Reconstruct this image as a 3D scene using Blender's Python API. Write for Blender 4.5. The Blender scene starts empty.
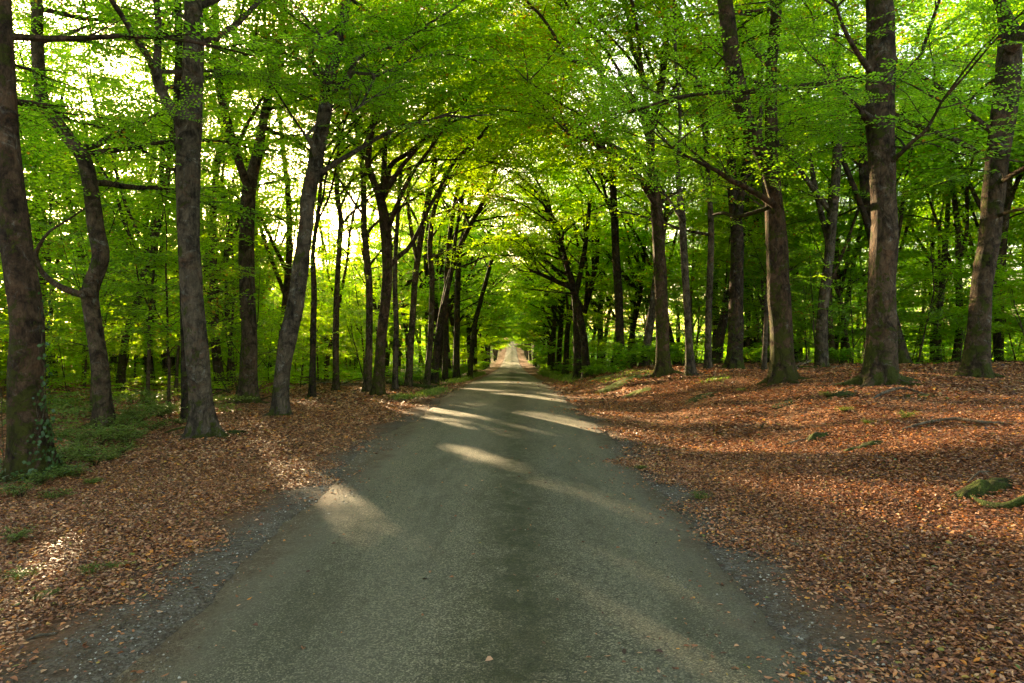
import bpy, math, random
import numpy as np
from math import radians as R

# ------------------------------------------------------------------ camera, sky, sun, exposure
S = bpy.context.scene
COL = S.collection
F = 683.0                     # focal length in pixels (24 mm on 36 mm, 1024 px wide)
HZ = 338.0                    # horizon row
CH = 1.75                     # camera height
cd = bpy.data.cameras.new('camera'); cam = bpy.data.objects.new('camera', cd); COL.objects.link(cam)
cd.lens = 24; cd.sensor_width = 36; cd.clip_end = 3000; cd.clip_start = 0.05
cam.location = (0, 0, CH); cam.rotation_euler = (R(90 - 0.29), 0, 0)
S.camera = cam
SUN_EL, SUN_AZ = 11.5, -27.5
W = bpy.data.worlds.new("World"); S.world = W; W.use_nodes = True
_n = W.node_tree.nodes; _sk = _n.new('ShaderNodeTexSky'); _sk.sky_type = 'NISHITA'; _sk.sun_disc = False
_sk.sun_elevation = R(SUN_EL); _sk.sun_rotation = R(SUN_AZ)
_sk.air_density = 1.0; _sk.dust_density = 3.0; _sk.ozone_density = 0.6
W.node_tree.links.new(_sk.outputs[0], _n['Background'].inputs[0]); _n['Background'].inputs[1].default_value = 0.12
sd = bpy.data.lights.new('sun', 'SUN'); so = bpy.data.objects.new('sun', sd); COL.objects.link(so)
sd.energy = 5.0; sd.angle = R(0.45); sd.color = (1.0, 0.80, 0.52)
so.location = (-40, 80, 30)
SD = np.array([math.sin(R(SUN_AZ)) * math.cos(R(SUN_EL)), math.cos(R(SUN_AZ)) * math.cos(R(SUN_EL)), math.sin(R(SUN_EL))])  # towards the sun
from mathutils import Vector
so.rotation_euler = Vector(SD).to_track_quat('Z', 'Y').to_euler()
S.view_settings.view_transform = 'Standard'; S.view_settings.look = 'None'
S.view_settings.use_white_balance = True; S.view_settings.white_balance_temperature = 7650; S.view_settings.white_balance_tint = 10
S.view_settings.exposure = 3.3; S.view_settings.gamma = 1
S.render.engine = 'CYCLES'
S.cycles.max_bounces = 7; S.cycles.diffuse_bounces = 4; S.cycles.glossy_bounces = 1; S.cycles.transmission_bounces = 6
S.cycles.transparent_max_bounces = 4; S.cycles.sample_clamp_indirect = 8
S.cycles.use_denoising = True; S.cycles.caustics_reflective = False; S.cycles.caustics_refractive = False
S.cycles.use_adaptive_sampling = True; S.cycles.adaptive_threshold = 0.02

rng = np.random.default_rng(7)
rnd = random.Random(11)

# ------------------------------------------------------------------ materials
class NT:
    def __init__(s, name):
        s.m = bpy.data.materials.new(name); s.m.use_nodes = True
        s.t = s.m.node_tree; s.t.nodes.clear()
        s.out = s.t.nodes.new('ShaderNodeOutputMaterial')
    def n(s, typ, **kw):
        x = s.t.nodes.new('ShaderNode' + typ)
        for k, v in kw.items():
            if k.startswith('i_'):
                key = k[2:]
                key = int(key) if key.isdigit() else key.replace('_', ' ')
                s.setin(x.inputs[key], v)
            else: setattr(x, k, v)
        return x
    def setin(s, inp, v):
        if isinstance(v, bpy.types.NodeSocket): s.t.links.new(v, inp)
        elif isinstance(v, bpy.types.Node): s.t.links.new(v.outputs[0], inp)
        else: inp.default_value = v
    def noise(s, scale, detail=3, rough=.55, vec=None, dist=0.0):
        x = s.n('TexNoise', i_Scale=scale, i_Detail=detail, i_Roughness=rough, i_Distortion=dist)
        if vec is not None: s.setin(x.inputs['Vector'], vec)
        return x.outputs['Fac']
    def vor(s, scale, vec=None, feature='F1', out='Distance', rand=1.0):
        x = s.n('TexVoronoi', feature=feature, i_Scale=scale, i_Randomness=rand)
        if vec is not None: s.setin(x.inputs['Vector'], vec)
        return x.outputs[out]
    def ramp(s, fac, stops, interp='LINEAR'):
        x = s.n('ValToRGB'); x.color_ramp.interpolation = interp
        e = x.color_ramp.elements
        while len(e) < len(stops): e.new(0.5)
        for el, (p, c) in zip(e, stops):
            el.position = p; el.color = (*c, 1) if len(c) == 3 else c
        s.setin(x.inputs[0], fac); return x.outputs[0]
    def map(s, v, a, b, c=0, d=1):
        x = s.n('MapRange', i_1=a, i_2=b, i_3=c, i_4=d); s.setin(x.inputs[0], v); return x.outputs[0]
    def math(s, op, a, b=0.0):
        x = s.n('Math', operation=op); s.setin(x.inputs[0], a); s.setin(x.inputs[1], b); return x.outputs[0]
    def mix(s, f, a, b, mode='MIX'):
        x = s.n('MixRGB', blend_type=mode)
        for i, v in enumerate((f, a, b)):
            if i and isinstance(v, tuple): v = (*v, 1)
            s.setin(x.inputs[i], v)
        return x.outputs[0]
    def bump(s, h, strength=.5, dist=.02, nrm=None):
        x = s.n('Bump', i_Strength=strength, i_Distance=dist); s.setin(x.inputs['Height'], h)
        if nrm is not None: s.setin(x.inputs['Normal'], nrm)
        return x.outputs[0]
    def bsdf(s, col, rough=.85, nrm=None, spec=.3):
        x = s.n('BsdfPrincipled'); s.setin(x.inputs['Base Color'], (*col, 1) if isinstance(col, tuple) else col)
        s.setin(x.inputs['Roughness'], rough); x.inputs['Specular IOR Level'].default_value = spec
        if nrm is not None: s.setin(x.inputs['Normal'], nrm)
        return x.outputs[0]
    def done(s, sh): s.t.links.new(sh, s.out.inputs[0]); return s.m

def leaf_mat(name, c_dark, c_light, t_dark, t_light, tmix=.5, odd=None, odd_p=.03):
    a = NT(name)
    geo = a.n('NewGeometry'); isl = geo.outputs['Random Per Island']
    pos = geo.outputs['Position']
    big = a.noise(.35, 2, vec=pos)
    f = a.math('ADD', a.math('MULTIPLY', isl, .75), a.map(big, .35, .65, -.15, .5))
    base = a.mix(f, c_dark, c_light); tr = a.mix(f, t_dark, t_light)
    if odd:
        k = a.math('FRACT', a.math('MULTIPLY', isl, 37.7))
        patch = a.map(a.noise(.22, 1, vec=pos), .56, .72, 0, 1)
        thr = a.math('ADD', a.math('MULTIPLY', patch, .22), odd_p)
        g = a.math('LESS_THAN', k, thr)
        base = a.mix(g, base, odd); tr = a.mix(g, tr, odd)
    b = a.bsdf(base, .42, spec=.35)
    t = a.n('BsdfTranslucent'); a.setin(t.inputs[0], tr)
    m = a.n('MixShader'); m.inputs[0].default_value = tmix
    a.t.links.new(b, m.inputs[1]); a.t.links.new(t.outputs[0], m.inputs[2])
    return a.done(m.outputs[0])

M = {}
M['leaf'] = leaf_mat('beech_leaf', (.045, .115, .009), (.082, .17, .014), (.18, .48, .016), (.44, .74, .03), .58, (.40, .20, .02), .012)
M['leaf_young'] = leaf_mat('young_lit_beech_leaf', (.06, .14, .010), (.11, .21, .014), (.27, .58, .018), (.60, .84, .03), .62, (.45, .24, .02), .014)  # young-tree leaf; also a light-brightened copy for the sunlit side and dark crowns
M['leaf_low'] = leaf_mat('low_plant_leaf', (.055, .095, .018), (.13, .18, .035), (.13, .22, .02), (.30, .38, .04), .42)
M['ivy'] = leaf_mat('ivy_leaf', (.015, .04, .010), (.04, .085, .02), (.04, .10, .01), (.07, .14, .02), .2)

def bark_mat(name, c1, c2, moss=.5, moss_h=2.0, pale=.3, mossc=(.040, .052, .008)):
    a = NT(name)
    tc = a.n('TexCoord').outputs['Object']
    mp = a.n('Mapping'); a.setin(mp.inputs[0], tc); mp.inputs['Scale'].default_value = (1, 1, .4)
    v = mp.outputs[0]
    n1 = a.noise(9, 6, .65, v, .6); n2 = a.noise(26, 6, .75, v, .4)
    col = a.ramp(a.math('ADD', a.math('MULTIPLY', n1, .6), a.math('MULTIPLY', n2, .4)), [(.36, c1), (.62, c2)])
    # pale lichen blotches
    li = a.map(a.noise(4.3, 7, .8, tc, .8), .56, .66, 0, pale)
    col = a.mix(li, col, (.30, .30, .25))
    rd = a.map(a.noise(2.3, 6, .75, tc, .5), .52, .64, 0, .55)
    col = a.mix(rd, col, (.16, .070, .032))
    dk = a.map(a.noise(2.6, 6, .7, tc, 1.), .38, .54, .35, 1.15)
    dkx = a.n('HueSaturation'); a.setin(dkx.inputs['Value'], dk); a.setin(dkx.inputs['Color'], col); col = dkx.outputs[0]
    # moss, thick at the foot, weighted west to colour in the sunlit trunk edges
    sp = a.n('SeparateXYZ'); a.setin(sp.inputs[0], tc)
    hgt = a.map(sp.outputs[2], 0, moss_h, .16, 0)
    mn = a.map(a.noise(3.4, 8, .78, tc, .6), .3, .7, .12, .88)
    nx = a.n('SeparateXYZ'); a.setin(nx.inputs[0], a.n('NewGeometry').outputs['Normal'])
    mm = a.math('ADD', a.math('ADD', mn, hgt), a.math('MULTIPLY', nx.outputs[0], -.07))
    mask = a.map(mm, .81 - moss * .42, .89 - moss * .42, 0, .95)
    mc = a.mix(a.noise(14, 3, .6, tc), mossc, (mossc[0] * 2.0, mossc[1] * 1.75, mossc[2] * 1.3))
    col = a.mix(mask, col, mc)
    fl = a.noise(5, 8, .75, v, 1.2)
    crk = a.map(fl, .36, .50, .38, 1)
    cm = a.n('HueSaturation'); a.setin(cm.inputs['Value'], crk); a.setin(cm.inputs['Color'], col); col = cm.outputs[0]
    h = a.math('ADD', a.math('ADD', a.math('MULTIPLY', n1, 1.6), a.math('MULTIPLY', n2, .6)), a.math('MULTIPLY', a.noise(60, 2, .6, tc), a.math('MULTIPLY', mask, .7)))
    h = a.math('ADD', h, a.map(fl, .3, .6, 0, 1.2))
    return a.done(a.bsdf(col, .9, a.bump(h, 1., .08), .12))
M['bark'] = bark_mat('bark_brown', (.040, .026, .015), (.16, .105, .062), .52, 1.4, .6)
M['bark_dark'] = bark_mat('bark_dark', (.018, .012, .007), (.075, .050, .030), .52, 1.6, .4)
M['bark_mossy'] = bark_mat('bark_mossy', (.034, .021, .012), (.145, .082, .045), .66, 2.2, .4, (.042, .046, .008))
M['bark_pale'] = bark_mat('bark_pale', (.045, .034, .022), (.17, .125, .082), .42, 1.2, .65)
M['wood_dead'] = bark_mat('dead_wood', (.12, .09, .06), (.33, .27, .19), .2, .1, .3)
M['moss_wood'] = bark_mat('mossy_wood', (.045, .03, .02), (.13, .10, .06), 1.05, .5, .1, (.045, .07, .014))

# ------------------------------------------------------------------ terrain
_py = np.arange(-60, 900, 1.0)
_pz = np.interp(_py, [-60, 18, 30, 42, 60, 91, 120, 145, 180, 220, 260, 300, 350, 380, 420, 600, 900],
                [0, 0, -.32, -.80, -1.5, -2.55, -3.35, -3.8, -4.0, -3.6, -2.5, -.5, 3.2, 4.3, 4.2, -4, -14])
_k = np.hanning(13); _k /= _k.sum(); _pz = np.convolve(np.pad(_pz, 6, mode='edge'), _k, 'valid')
def prof(y): return np.interp(y, _py, _pz)
def sst(x, a, b):
    t = np.clip((x - a) / (b - a), 0, 1); return t * t * (3 - 2 * t)
def bumps(x, y):
    return (np.sin(x * 1.3 + .7 * np.sin(y * .9)) * np.sin(y * 1.1 + 1.3 + np.sin(x * .6)) * .5
            + .35 * np.sin(x * 2.9 + y * 1.7) * np.sin(y * 2.3 - x * 1.1 + 2) + .8 * np.sin(x * .37 + 1) * np.sin(y * .31 + x * .11))
def ground(x, y):
    x = np.asarray(x, float); y = np.asarray(y, float)
    z = prof(y)
    xr = x + .17
    r = sst(xr, 2.3, 6.4) * (.86 - .45 * sst(y, 26, 60)) + np.clip(xr - 6, 0, 40) * .012
    l = -.05 * sst(-xr, 2.2, 3.2) + np.clip(-xr - 7, 0, 40) * .008
    hump = .22 * np.exp(-((x - 4.0) / 1.2) ** 2 - ((y - 24) / 4.5) ** 2)
    side = sst(np.abs(xr), 2.1, 3.4)
    crown = -.05 * np.clip(np.abs(xr) / 2.0, 0, 1) ** 2
    return z + r + l + hump + side * (.055 + .045 * (xr > 0) * sst(xr, 3, 5)) * bumps(x, y) + crown

def set_props(o, label=None, cat=None, group=None, kind=None):
    if label: o['label'] = label
    if cat: o['category'] = cat
    if group: o['group'] = group
    if kind: o['kind'] = kind
    return o
def mk_mesh(name, V, Q, mats, mi=None, smooth=False):
    V = np.ascontiguousarray(V, dtype=np.float32); Q = np.ascontiguousarray(Q, dtype=np.int32)
    me = bpy.data.meshes.new(name)
    me.vertices.add(len(V)); me.vertices.foreach_set('co', V.ravel())
    k = Q.shape[1]
    me.loops.add(Q.size); me.loops.foreach_set('vertex_index', Q.ravel())
    me.polygons.add(len(Q)); me.polygons.foreach_set('loop_start', np.arange(0, Q.size, k, dtype=np.int32))
    for m in mats: me.materials.append(m)
    if mi is not None: me.polygons.foreach_set('material_index', np.asarray(mi, dtype=np.int32))
    me.polygons.foreach_set('use_smooth', np.full(len(Q), bool(smooth)) if not isinstance(smooth, np.ndarray) else smooth)
    me.update(calc_edges=True)
    return me
def mk_obj(name, me, parent=None, loc=None, **kw):
    o = bpy.data.objects.new(name, me); COL.objects.link(o)
    if parent is not None: o.parent = parent
    if loc is not None: o.location = loc
    return set_props(o, **kw)
def empty(name, loc, **kw):
    o = bpy.data.objects.new(name, None); COL.objects.link(o); o.location = loc; o.empty_display_size = .3
    return set_props(o, **kw)

def grid_obj(name, xs, ys, zf, mat, **kw):
    X, Y = np.meshgrid(xs, ys); Z = zf(X, Y)
    V = np.stack([X, Y, Z], -1).reshape(-1, 3)
    nx, ny = len(xs), len(ys); i = np.arange(nx * ny).reshape(ny, nx)
    Q = np.stack([i[:-1, :-1], i[:-1, 1:], i[1:, 1:], i[1:, :-1]], -1).reshape(-1, 4)
    return mk_obj(name, mk_mesh(name, V, Q, [mat], smooth=True), **kw)

YS = np.concatenate([np.arange(-40, 0, 2.), np.arange(0, 30, .2), np.arange(30, 80, .8), np.arange(80, 420, 4.), np.geomspace(420, 2500, 14)])
XS = np.concatenate([-np.geomspace(60, 1500, 10)[::-1], np.arange(-58, -20, 2.), np.arange(-20, -3, .3), np.arange(-3, 3, .15), np.arange(3, 20, .3), np.arange(20, 60, 2.), np.geomspace(60, 1500, 10)])

# ground material
def grit_color(a, pos):
    grit = a.ramp(a.vor(90, pos, out='Distance'), [(0, (.19, .17, .135)), (.5, (.085, .070, .050)), (1, (.035, .028, .02))])
    gv = a.n('TexVoronoi', i_Scale=60.); a.setin(gv.inputs['Vector'], pos)
    gs = a.n('SeparateColor'); a.setin(gs.inputs[0], gv.outputs['Color'])
    return a.mix(a.map(a.noise(5, 5, .7, pos), .35, .65, .15, .75), a.mix(a.map(gs.outputs[0], .5, 1, .0, .75), grit, (.21, .19, .15)), (.055, .036, .022))
def ground_mat():
    a = NT('forest_floor')
    pos = a.n('NewGeometry').outputs['Position']
    sp = a.n('SeparateXYZ'); a.setin(sp.inputs[0], pos)
    ax = a.math('ABSOLUTE', a.math('ADD', sp.outputs[0], .17))
    wob = a.math('ADD', ax, a.map(a.noise(.9, 5, .6, pos), 0, 1, -.75, .75))
    wob = a.math('ADD', wob, a.map(sp.outputs[1], 8, 30, .15, .8))
    wob = a.math('ADD', wob, a.map(sp.outputs[0], 0, .1, 0, .25))
    # leaf cells at two scales
    dis = a.n('VectorMath', operation='ADD'); a.setin(dis.inputs[0], pos)
    nz = a.n('TexNoise', i_Scale=18, i_Detail=2); a.setin(nz.inputs['Vector'], pos)
    sc = a.n('VectorMath', operation='SCALE'); a.setin(sc.inputs[0], nz.outputs['Color']); sc.inputs['Scale'].default_value = .035
    a.setin(dis.inputs[1], sc.outputs[0])
    v1 = a.n('TexVoronoi', i_Scale=19); a.setin(v1.inputs['Vector'], dis.outputs[0])
    v2 = a.n('TexVoronoi', i_Scale=31); a.setin(v2.inputs['Vector'], dis.outputs[0])
    s1 = a.n('SeparateColor'); a.setin(s1.inputs[0], v1.outputs['Color'])
    s2 = a.n('SeparateColor'); a.setin(s2.inputs[0], v2.outputs['Color'])
    cr = [(0, (.035, .016, .009)), (.25, (.09, .036, .017)), (.5, (.17, .065, .030)), (.75, (.24, .11, .052)), (.93, (.36, .22, .13)), (1, (.42, .13, .025))]
    c1 = a.ramp(s1.outputs[0], cr); c2 = a.ramp(s2.outputs[1], cr)
    litter = a.mix(.45, c1, c2)
    litter = a.mix(a.map(a.noise(.5, 4, .6, pos), .35, .65, 0, .45), litter, (.10, .055, .03))
    hl = a.math('ADD', v1.outputs['Distance'], a.math('MULTIPLY', v2.outputs['Distance'], .5))
    # bare earth and grit by the road
    grit = grit_color(a, pos)
    earth = a.mix(a.noise(30, 5, .7, pos), (.045, .026, .015), (.13, .068, .036))
    col = a.mix(a.map(wob, 2.35, 2.95), grit, earth)
    col = a.mix(a.map(wob, 2.6, 3.3), col, litter)
    # moss and green ground cover drifts
    mo = a.map(a.noise(.55, 6, .65, pos), .60, .68, 0, .55)
    far = a.map(sp.outputs[1], 20, 50, .0, 1.)
    mo = a.math('MULTIPLY', mo, a.map(wob, 3.2, 4.2))
    col = a.mix(mo, col, a.mix(a.noise(20, 3, .6, pos), (.03, .05, .010), (.09, .13, .02)))
    grn = a.map(a.math('ADD', a.noise(.25, 4, .6, pos), a.math('MULTIPLY', far, .12)), .52, .62, 0, .8)
    grn = a.math('MULTIPLY', a.math('MULTIPLY', grn, far), a.map(ax, 3.2, 5.0))
    col = a.mix(grn, col, (.055, .09, .018))
    col = a.mix(a.map(ax, 30, 40, 0, .9), col, (.035, .06, .012))
    h = a.math('ADD', hl, a.math('MULTIPLY', a.noise(60, 3, .6, pos), .5))
    return a.done(a.bsdf(col, .95, a.bump(h, .9, .03), .06))
M['ground'] = ground_mat()
def gz(X, Y):
    Z = ground(X, Y)
    return Z - .03 * (1 - sst(np.abs(X + .17), 1.85, 2.15))
grid_obj('ground', XS, YS, gz, M['ground'], kind='structure')

def road_mat():
    a = NT('worn_asphalt')
    pos = a.n('NewGeometry').outputs['Position']
    sp = a.n('SeparateXYZ'); a.setin(sp.inputs[0], pos); x = sp.outputs[0]
    st = a.n('Mapping'); a.setin(st.inputs[0], pos); st.inputs['Scale'].default_value = (1, .22, 1)
    agg = a.n('TexVoronoi', i_Scale=120.); a.setin(agg.inputs['Vector'], pos)
    sa = a.n('SeparateColor'); a.setin(sa.inputs[0], agg.outputs['Color'])
    col = a.ramp(sa.outputs[0], [(0, (.020, .021, .014)), (.35, (.066, .066, .047)), (.75, (.165, .157, .112)), (1, (.42, .39, .30))])
    col = a.mix(.22, col, (.085, .084, .058))
    big = a.noise(.55, 6, .65, st.outputs[0])
    col = a.mix(a.map(big, .35, .65, 0, .5), col, (.062, .066, .055))
    # paler wheel tracks, dark mossy middle
    wx = a.math('ADD', x, a.map(a.noise(.5, 4, .6, pos), 0, 1, -.25, .25))
    c0 = a.math('ABSOLUTE', a.math('ADD', wx, -.03))
    mid = a.math('MULTIPLY', a.map(c0, .06, .50, 1, 0), a.map(a.noise(3.5, 7, .8, pos), .36, .56, .1, 1))
    tr = a.map(a.math('ABSOLUTE', a.math('ADD', c0, -.85)), .05, .5, .30, 0)
    col = a.mix(tr, col, (.145, .142, .115))
    col = a.mix(a.math('MULTIPLY', mid, .9), col, a.mix(a.noise(30, 4, .7, pos), (.014, .018, .008), (.055, .058, .022)))
    blot = a.map(a.noise(1.7, 7, .75, st.outputs[0]), .48, .62, 0, .5)
    col = a.mix(blot, col, (.042, .044, .028))
    # crazed patch a little off the middle
    ce = a.n('TexVoronoi', feature='DISTANCE_TO_EDGE', i_Scale=7.5)
    dn = a.n('TexNoise', i_Scale=6., i_Detail=3.); a.setin(dn.inputs['Vector'], pos)
    vs = a.n('VectorMath', operation='SCALE'); a.setin(vs.inputs[0], dn.outputs['Color']); vs.inputs['Scale'].default_value = .16
    va = a.n('VectorMath', operation='ADD'); a.setin(va.inputs[0], pos); a.setin(va.inputs[1], vs.outputs[0]); a.setin(ce.inputs['Vector'], va.outputs[0])
    crk = a.map(ce.outputs['Distance'], .0, .045, 1, 0)
    zone = a.math('MULTIPLY', a.map(a.math('ABSOLUTE', a.math('ADD', wx, -.45)), .25, .75, 1, 0), a.map(a.noise(1.1, 4, .6, pos), .40, .52))
    crk = a.math('MULTIPLY', a.math('MULTIPLY', crk, zone), .55)
    col = a.mix(crk, col, (.02, .022, .014))
    # patched edge strips and grit at the sides
    ed = a.math('ADD', a.math('ABSOLUTE', a.math('ADD', x, .17)), a.map(a.noise(2.2, 5, .65, pos), 0, 1, -.35, .35))
    col = a.mix(a.map(ed, 1.30, 1.60, 0, .6), col, a.mix(a.noise(45, 4, .7, pos), (.045, .042, .034), (.17, .155, .125)))
    col = a.mix(a.map(ed, 1.58, 1.84, 0, 1), col, grit_color(a, pos))
    pit = a.map(a.noise(14, 6, .75, pos), .58, .66, 0, .55)
    col = a.mix(pit, col, (.028, .028, .020))
    col = a.mix(1.0, col, (1.22, 1.12, .90), 'MULTIPLY')
    h = a.math('ADD', a.math('MULTIPLY', a.vor(120, pos), -1.0), a.math('MULTIPLY', crk, -1.5))
    h = a.math('ADD', h, a.math('MULTIPLY', a.noise(9, 5, .6, pos), 1.2))
    return a.done(a.bsdf(col, .82, a.bump(h, 1., .018), .22))
M['road'] = road_mat()
def make_road():
    ys = np.concatenate([np.arange(-40, 0, 2.), np.arange(0, 16, .05), np.arange(16, 40, .2), np.arange(40, 80, .8), np.arange(80, 421, 4.)])
    t = np.linspace(-1, 1, 33)
    def rag(y, s):
        return (.09 * np.sin(y * 1.7 + s) + .05 * np.sin(y * 4.3 + 2 * s) + .03 * np.sin(y * 11.1 + s * 3) + .018 * np.sin(y * 27. + s * 5)
                + .16 * np.sin(y * .43 + s) * (y < 60))
    L = -2.05 + rag(ys, .4) * .45 - .35 * np.exp(-((ys - 11.5) / 1.8) ** 2) - .12; Rr = 1.75 + rag(ys, 2.9) * .45
    X = L[:, None] * (1 - t) / 2 + Rr[:, None] * (1 + t) / 2; Y = np.repeat(ys[:, None], 33, 1)
    Z = ground(X, Y) + .006 + .004 * np.sin(Y * .9 + X * 2); Z[:, [0, -1]] -= .05; Z[:, [1, -2]] -= .004
    X[:, 1] = X[:, 0] + .03; X[:, -2] = X[:, -1] - .03
    V = np.stack([X, Y, Z], -1).reshape(-1, 3)
    i = np.arange(V.shape[0]).reshape(X.shape)
    Q = np.stack([i[:-1, :-1], i[:-1, 1:], i[1:, 1:], i[1:, :-1]], -1).reshape(-1, 4)
    return mk_obj('road', mk_mesh('road', V, Q, [M['road']], smooth=True), kind='structure')
make_road()

# ------------------------------------------------------------------ where the low sun gets through the wood
# capsules on the ground, and spots on trunks, that direct light reaches in the photograph; leaves in its way are left out
SH = SD[:2] / SD[2]
D2 = SD[:2] / np.linalg.norm(SD[:2]); N2 = np.array([D2[1], -D2[0]])
def cap(x, y, L, r, du=0.): x += du * N2[0]; y += du * N2[1]; return (x, y, x + D2[0] * L, y + D2[1] * L, r)
def px_spot(px, py):
    ys = np.arange(2.5, 60, .02); x = (px - 512) / F * ys; z = CH + (HZ - py) / F * ys
    k = np.argmax(ground(x, ys) >= z); return float(x[k]), float(ys[k])
_b = [px_spot(*p) for p in ((690, 450), (740, 458), (800, 468), (860, 480), (925, 490), (985, 499), (1040, 506))]   # the golden strip across the east bank
BAND = [(*_b[i], *_b[i + 1], .36 + .03 * i) for i in range(6)]
CAPS = [cap(-.75, 6.5, 9.5, .32, -.45), cap(2.3, 12.2, 4.0, .26), cap(1.35, 7.2, .9, .14, -.2), cap(.2, 9.5, 1.6, .14, -.3),
        *BAND,
        cap(1.6, 19.5, 4, .26), cap(-.3, 25, 3, .25, -.1), cap(0, 36, 3, .3, -.2), cap(.5, 48, 4, .3),
        cap(-5.2, 18, 3, .35), cap(-3.2, 4.3, 1.8, .25, .25), cap(-4.5, 5.4, 1.2, .2, -.5),
        cap(4.5, 13, 4, .3, -.5), cap(3.9, 19, 4, .35, -.4), cap(10, 15, 4, .35), cap(6.5, 19, 5, .35, .6), cap(12.5, 20, 6, .4, .2)]
TSPOT0 = [(-12, 25, 2, .9), (-16.5, 31, 2.6, 1.2), (-9.5, 31, 3, .8), (-15, 20.5, 1.6, .8), (-21, 36, 3, 1.3), (-13, 42, 3.5, 1.3), (-24, 27, 2.5, 1.1), (-10, 52, 4, 1.6), (-7, 40, 4.5, 1.0), (-8, 21, 4.5, .7)]
TSPOT = [(6.75, 12.4, 2.2, .35), (6.7, 12.4, 3.6, .3), (5.8, 14.9, 2., .4), (5.8, 15, 4.5, .5), (4.7, 22, 2.4, .5), (4.9, 22, 5, .6), (9.9, 14.5, 3.2, .5), (10.2, 14.5, 5, .4),
         (5.3, 20, 2.5, .4), (8.2, 25, 3, .6), (2.3, 40, 3, 1), (-2, 60, 6, 2), (-3.5, 36, 4, 1.3), (-4.2, 27, 5, 1.2)]
def in_sun_path(P, pad=0.0):
    """True for points whose shadow falls where the photograph shows sun on the ground or on a trunk"""
    P = np.asarray(P, float); m = np.zeros(len(P), bool)
    zg = prof(P[:, 1] * 0 + 12)
    xy = P[:, :2] - SH * (P[:, 2:3] - 0)
    for _ in range(3):
        zg = ground(xy[:, 0], np.clip(xy[:, 1], -50, 800)); xy = P[:, :2] - SH * (P[:, 2:3] - zg[:, None])
    jit = .22 * np.sin(P[:, 0] * 3.1 + P[:, 2] * 4.7) + .2 * np.sin(P[:, 1] * 2.3 - P[:, 2] * 6.1)
    grow_ = np.clip(P[:, 2] - zg, 0, 30) / SD[2] * .0042
    jit = jit + .38 * np.sin(xy[:, 0] * 6.1 + 2.1 * np.sin(xy[:, 1] * 2.7)) * np.sin(xy[:, 1] * 3.7 + xy[:, 0] * 1.9) + .22 * np.sin(xy[:, 0] * 13.1 + xy[:, 1] * 5.3)
    for (x0, y0, x1, y1, r) in CAPS:
        a = np.array([x0, y0]); d = np.array([x1 - x0, y1 - y0]); L2 = d @ d
        t = np.clip(((xy - a) @ d) / L2, 0, 1)
        q = xy - (a + t[:, None] * d)
        m |= (q * q).sum(1) < np.maximum(r * (1.35 + jit) + grow_ + pad, .05) ** 2
    for (x, y, z, r) in TSPOT + TSPOT0:
        q = P - np.array([x, y, z]); t = q @ SD; t = np.maximum(t, 0)
        q = q - t[:, None] * SD
        m |= (q * q).sum(1) < (r * (1 + jit) + grow_ + pad) ** 2
    return m & (np.sin(P[:, 0] * 91.7 + P[:, 1] * 47.3 + P[:, 2] * 63.1) < .985)
def trunk_blocks(x, y):
    """a trunk here would throw its shadow along a lit strip"""
    u = np.array([x, y]) @ N2; s = np.array([x, y]) @ D2
    for ci, (x0, y0, x1, y1, r) in enumerate(CAPS):
        u0 = np.array([x0, y0]) @ N2; u1 = np.array([x1, y1]) @ N2; s0 = np.array([x0, y0]) @ D2; w = r + (.45 if ci == 0 else .12)
        if min(u0, u1) - w < u < max(u0, u1) + w and s > s0: return True
    for (tx, ty, tz, r) in TSPOT[:9]:
        if abs(u - np.array([tx, ty]) @ N2) < r + .2 and s > np.array([tx, ty]) @ D2 + 1: return True
    return False

# ------------------------------------------------------------------ wood: tubes swept along curves
def catmull(P, r, step):
    P = np.asarray(P, float); r = np.asarray(r, float)
    if len(P) == 2:
        n = max(2, int(np.linalg.norm(P[1] - P[0]) / step) + 1); t = np.linspace(0, 1, n)[:, None]
        return P[0] * (1 - t) + P[1] * t, r[0] * (1 - t[:, 0]) + r[1] * t[:, 0]
    Q = np.vstack([2 * P[0] - P[1], P, 2 * P[-1] - P[-2]]); out = []; ro = []
    for i in range(len(P) - 1):
        n = max(1, int(round(np.linalg.norm(P[i + 1] - P[i]) / step))); t = (np.arange(n) / n)[:, None]
        a, b, c, d = Q[i:i + 4]
        out.append(.5 * ((2 * b) + (-a + c) * t + (2 * a - 5 * b + 4 * c - d) * t ** 2 + (-a + 3 * b - 3 * c + d) * t ** 3))
        ro.append(r[i] * (1 - t[:, 0]) + r[i + 1] * t[:, 0])
    out.append(P[-1:]); ro.append(r[-1:])
    return np.vstack(out), np.concatenate(ro)
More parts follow.
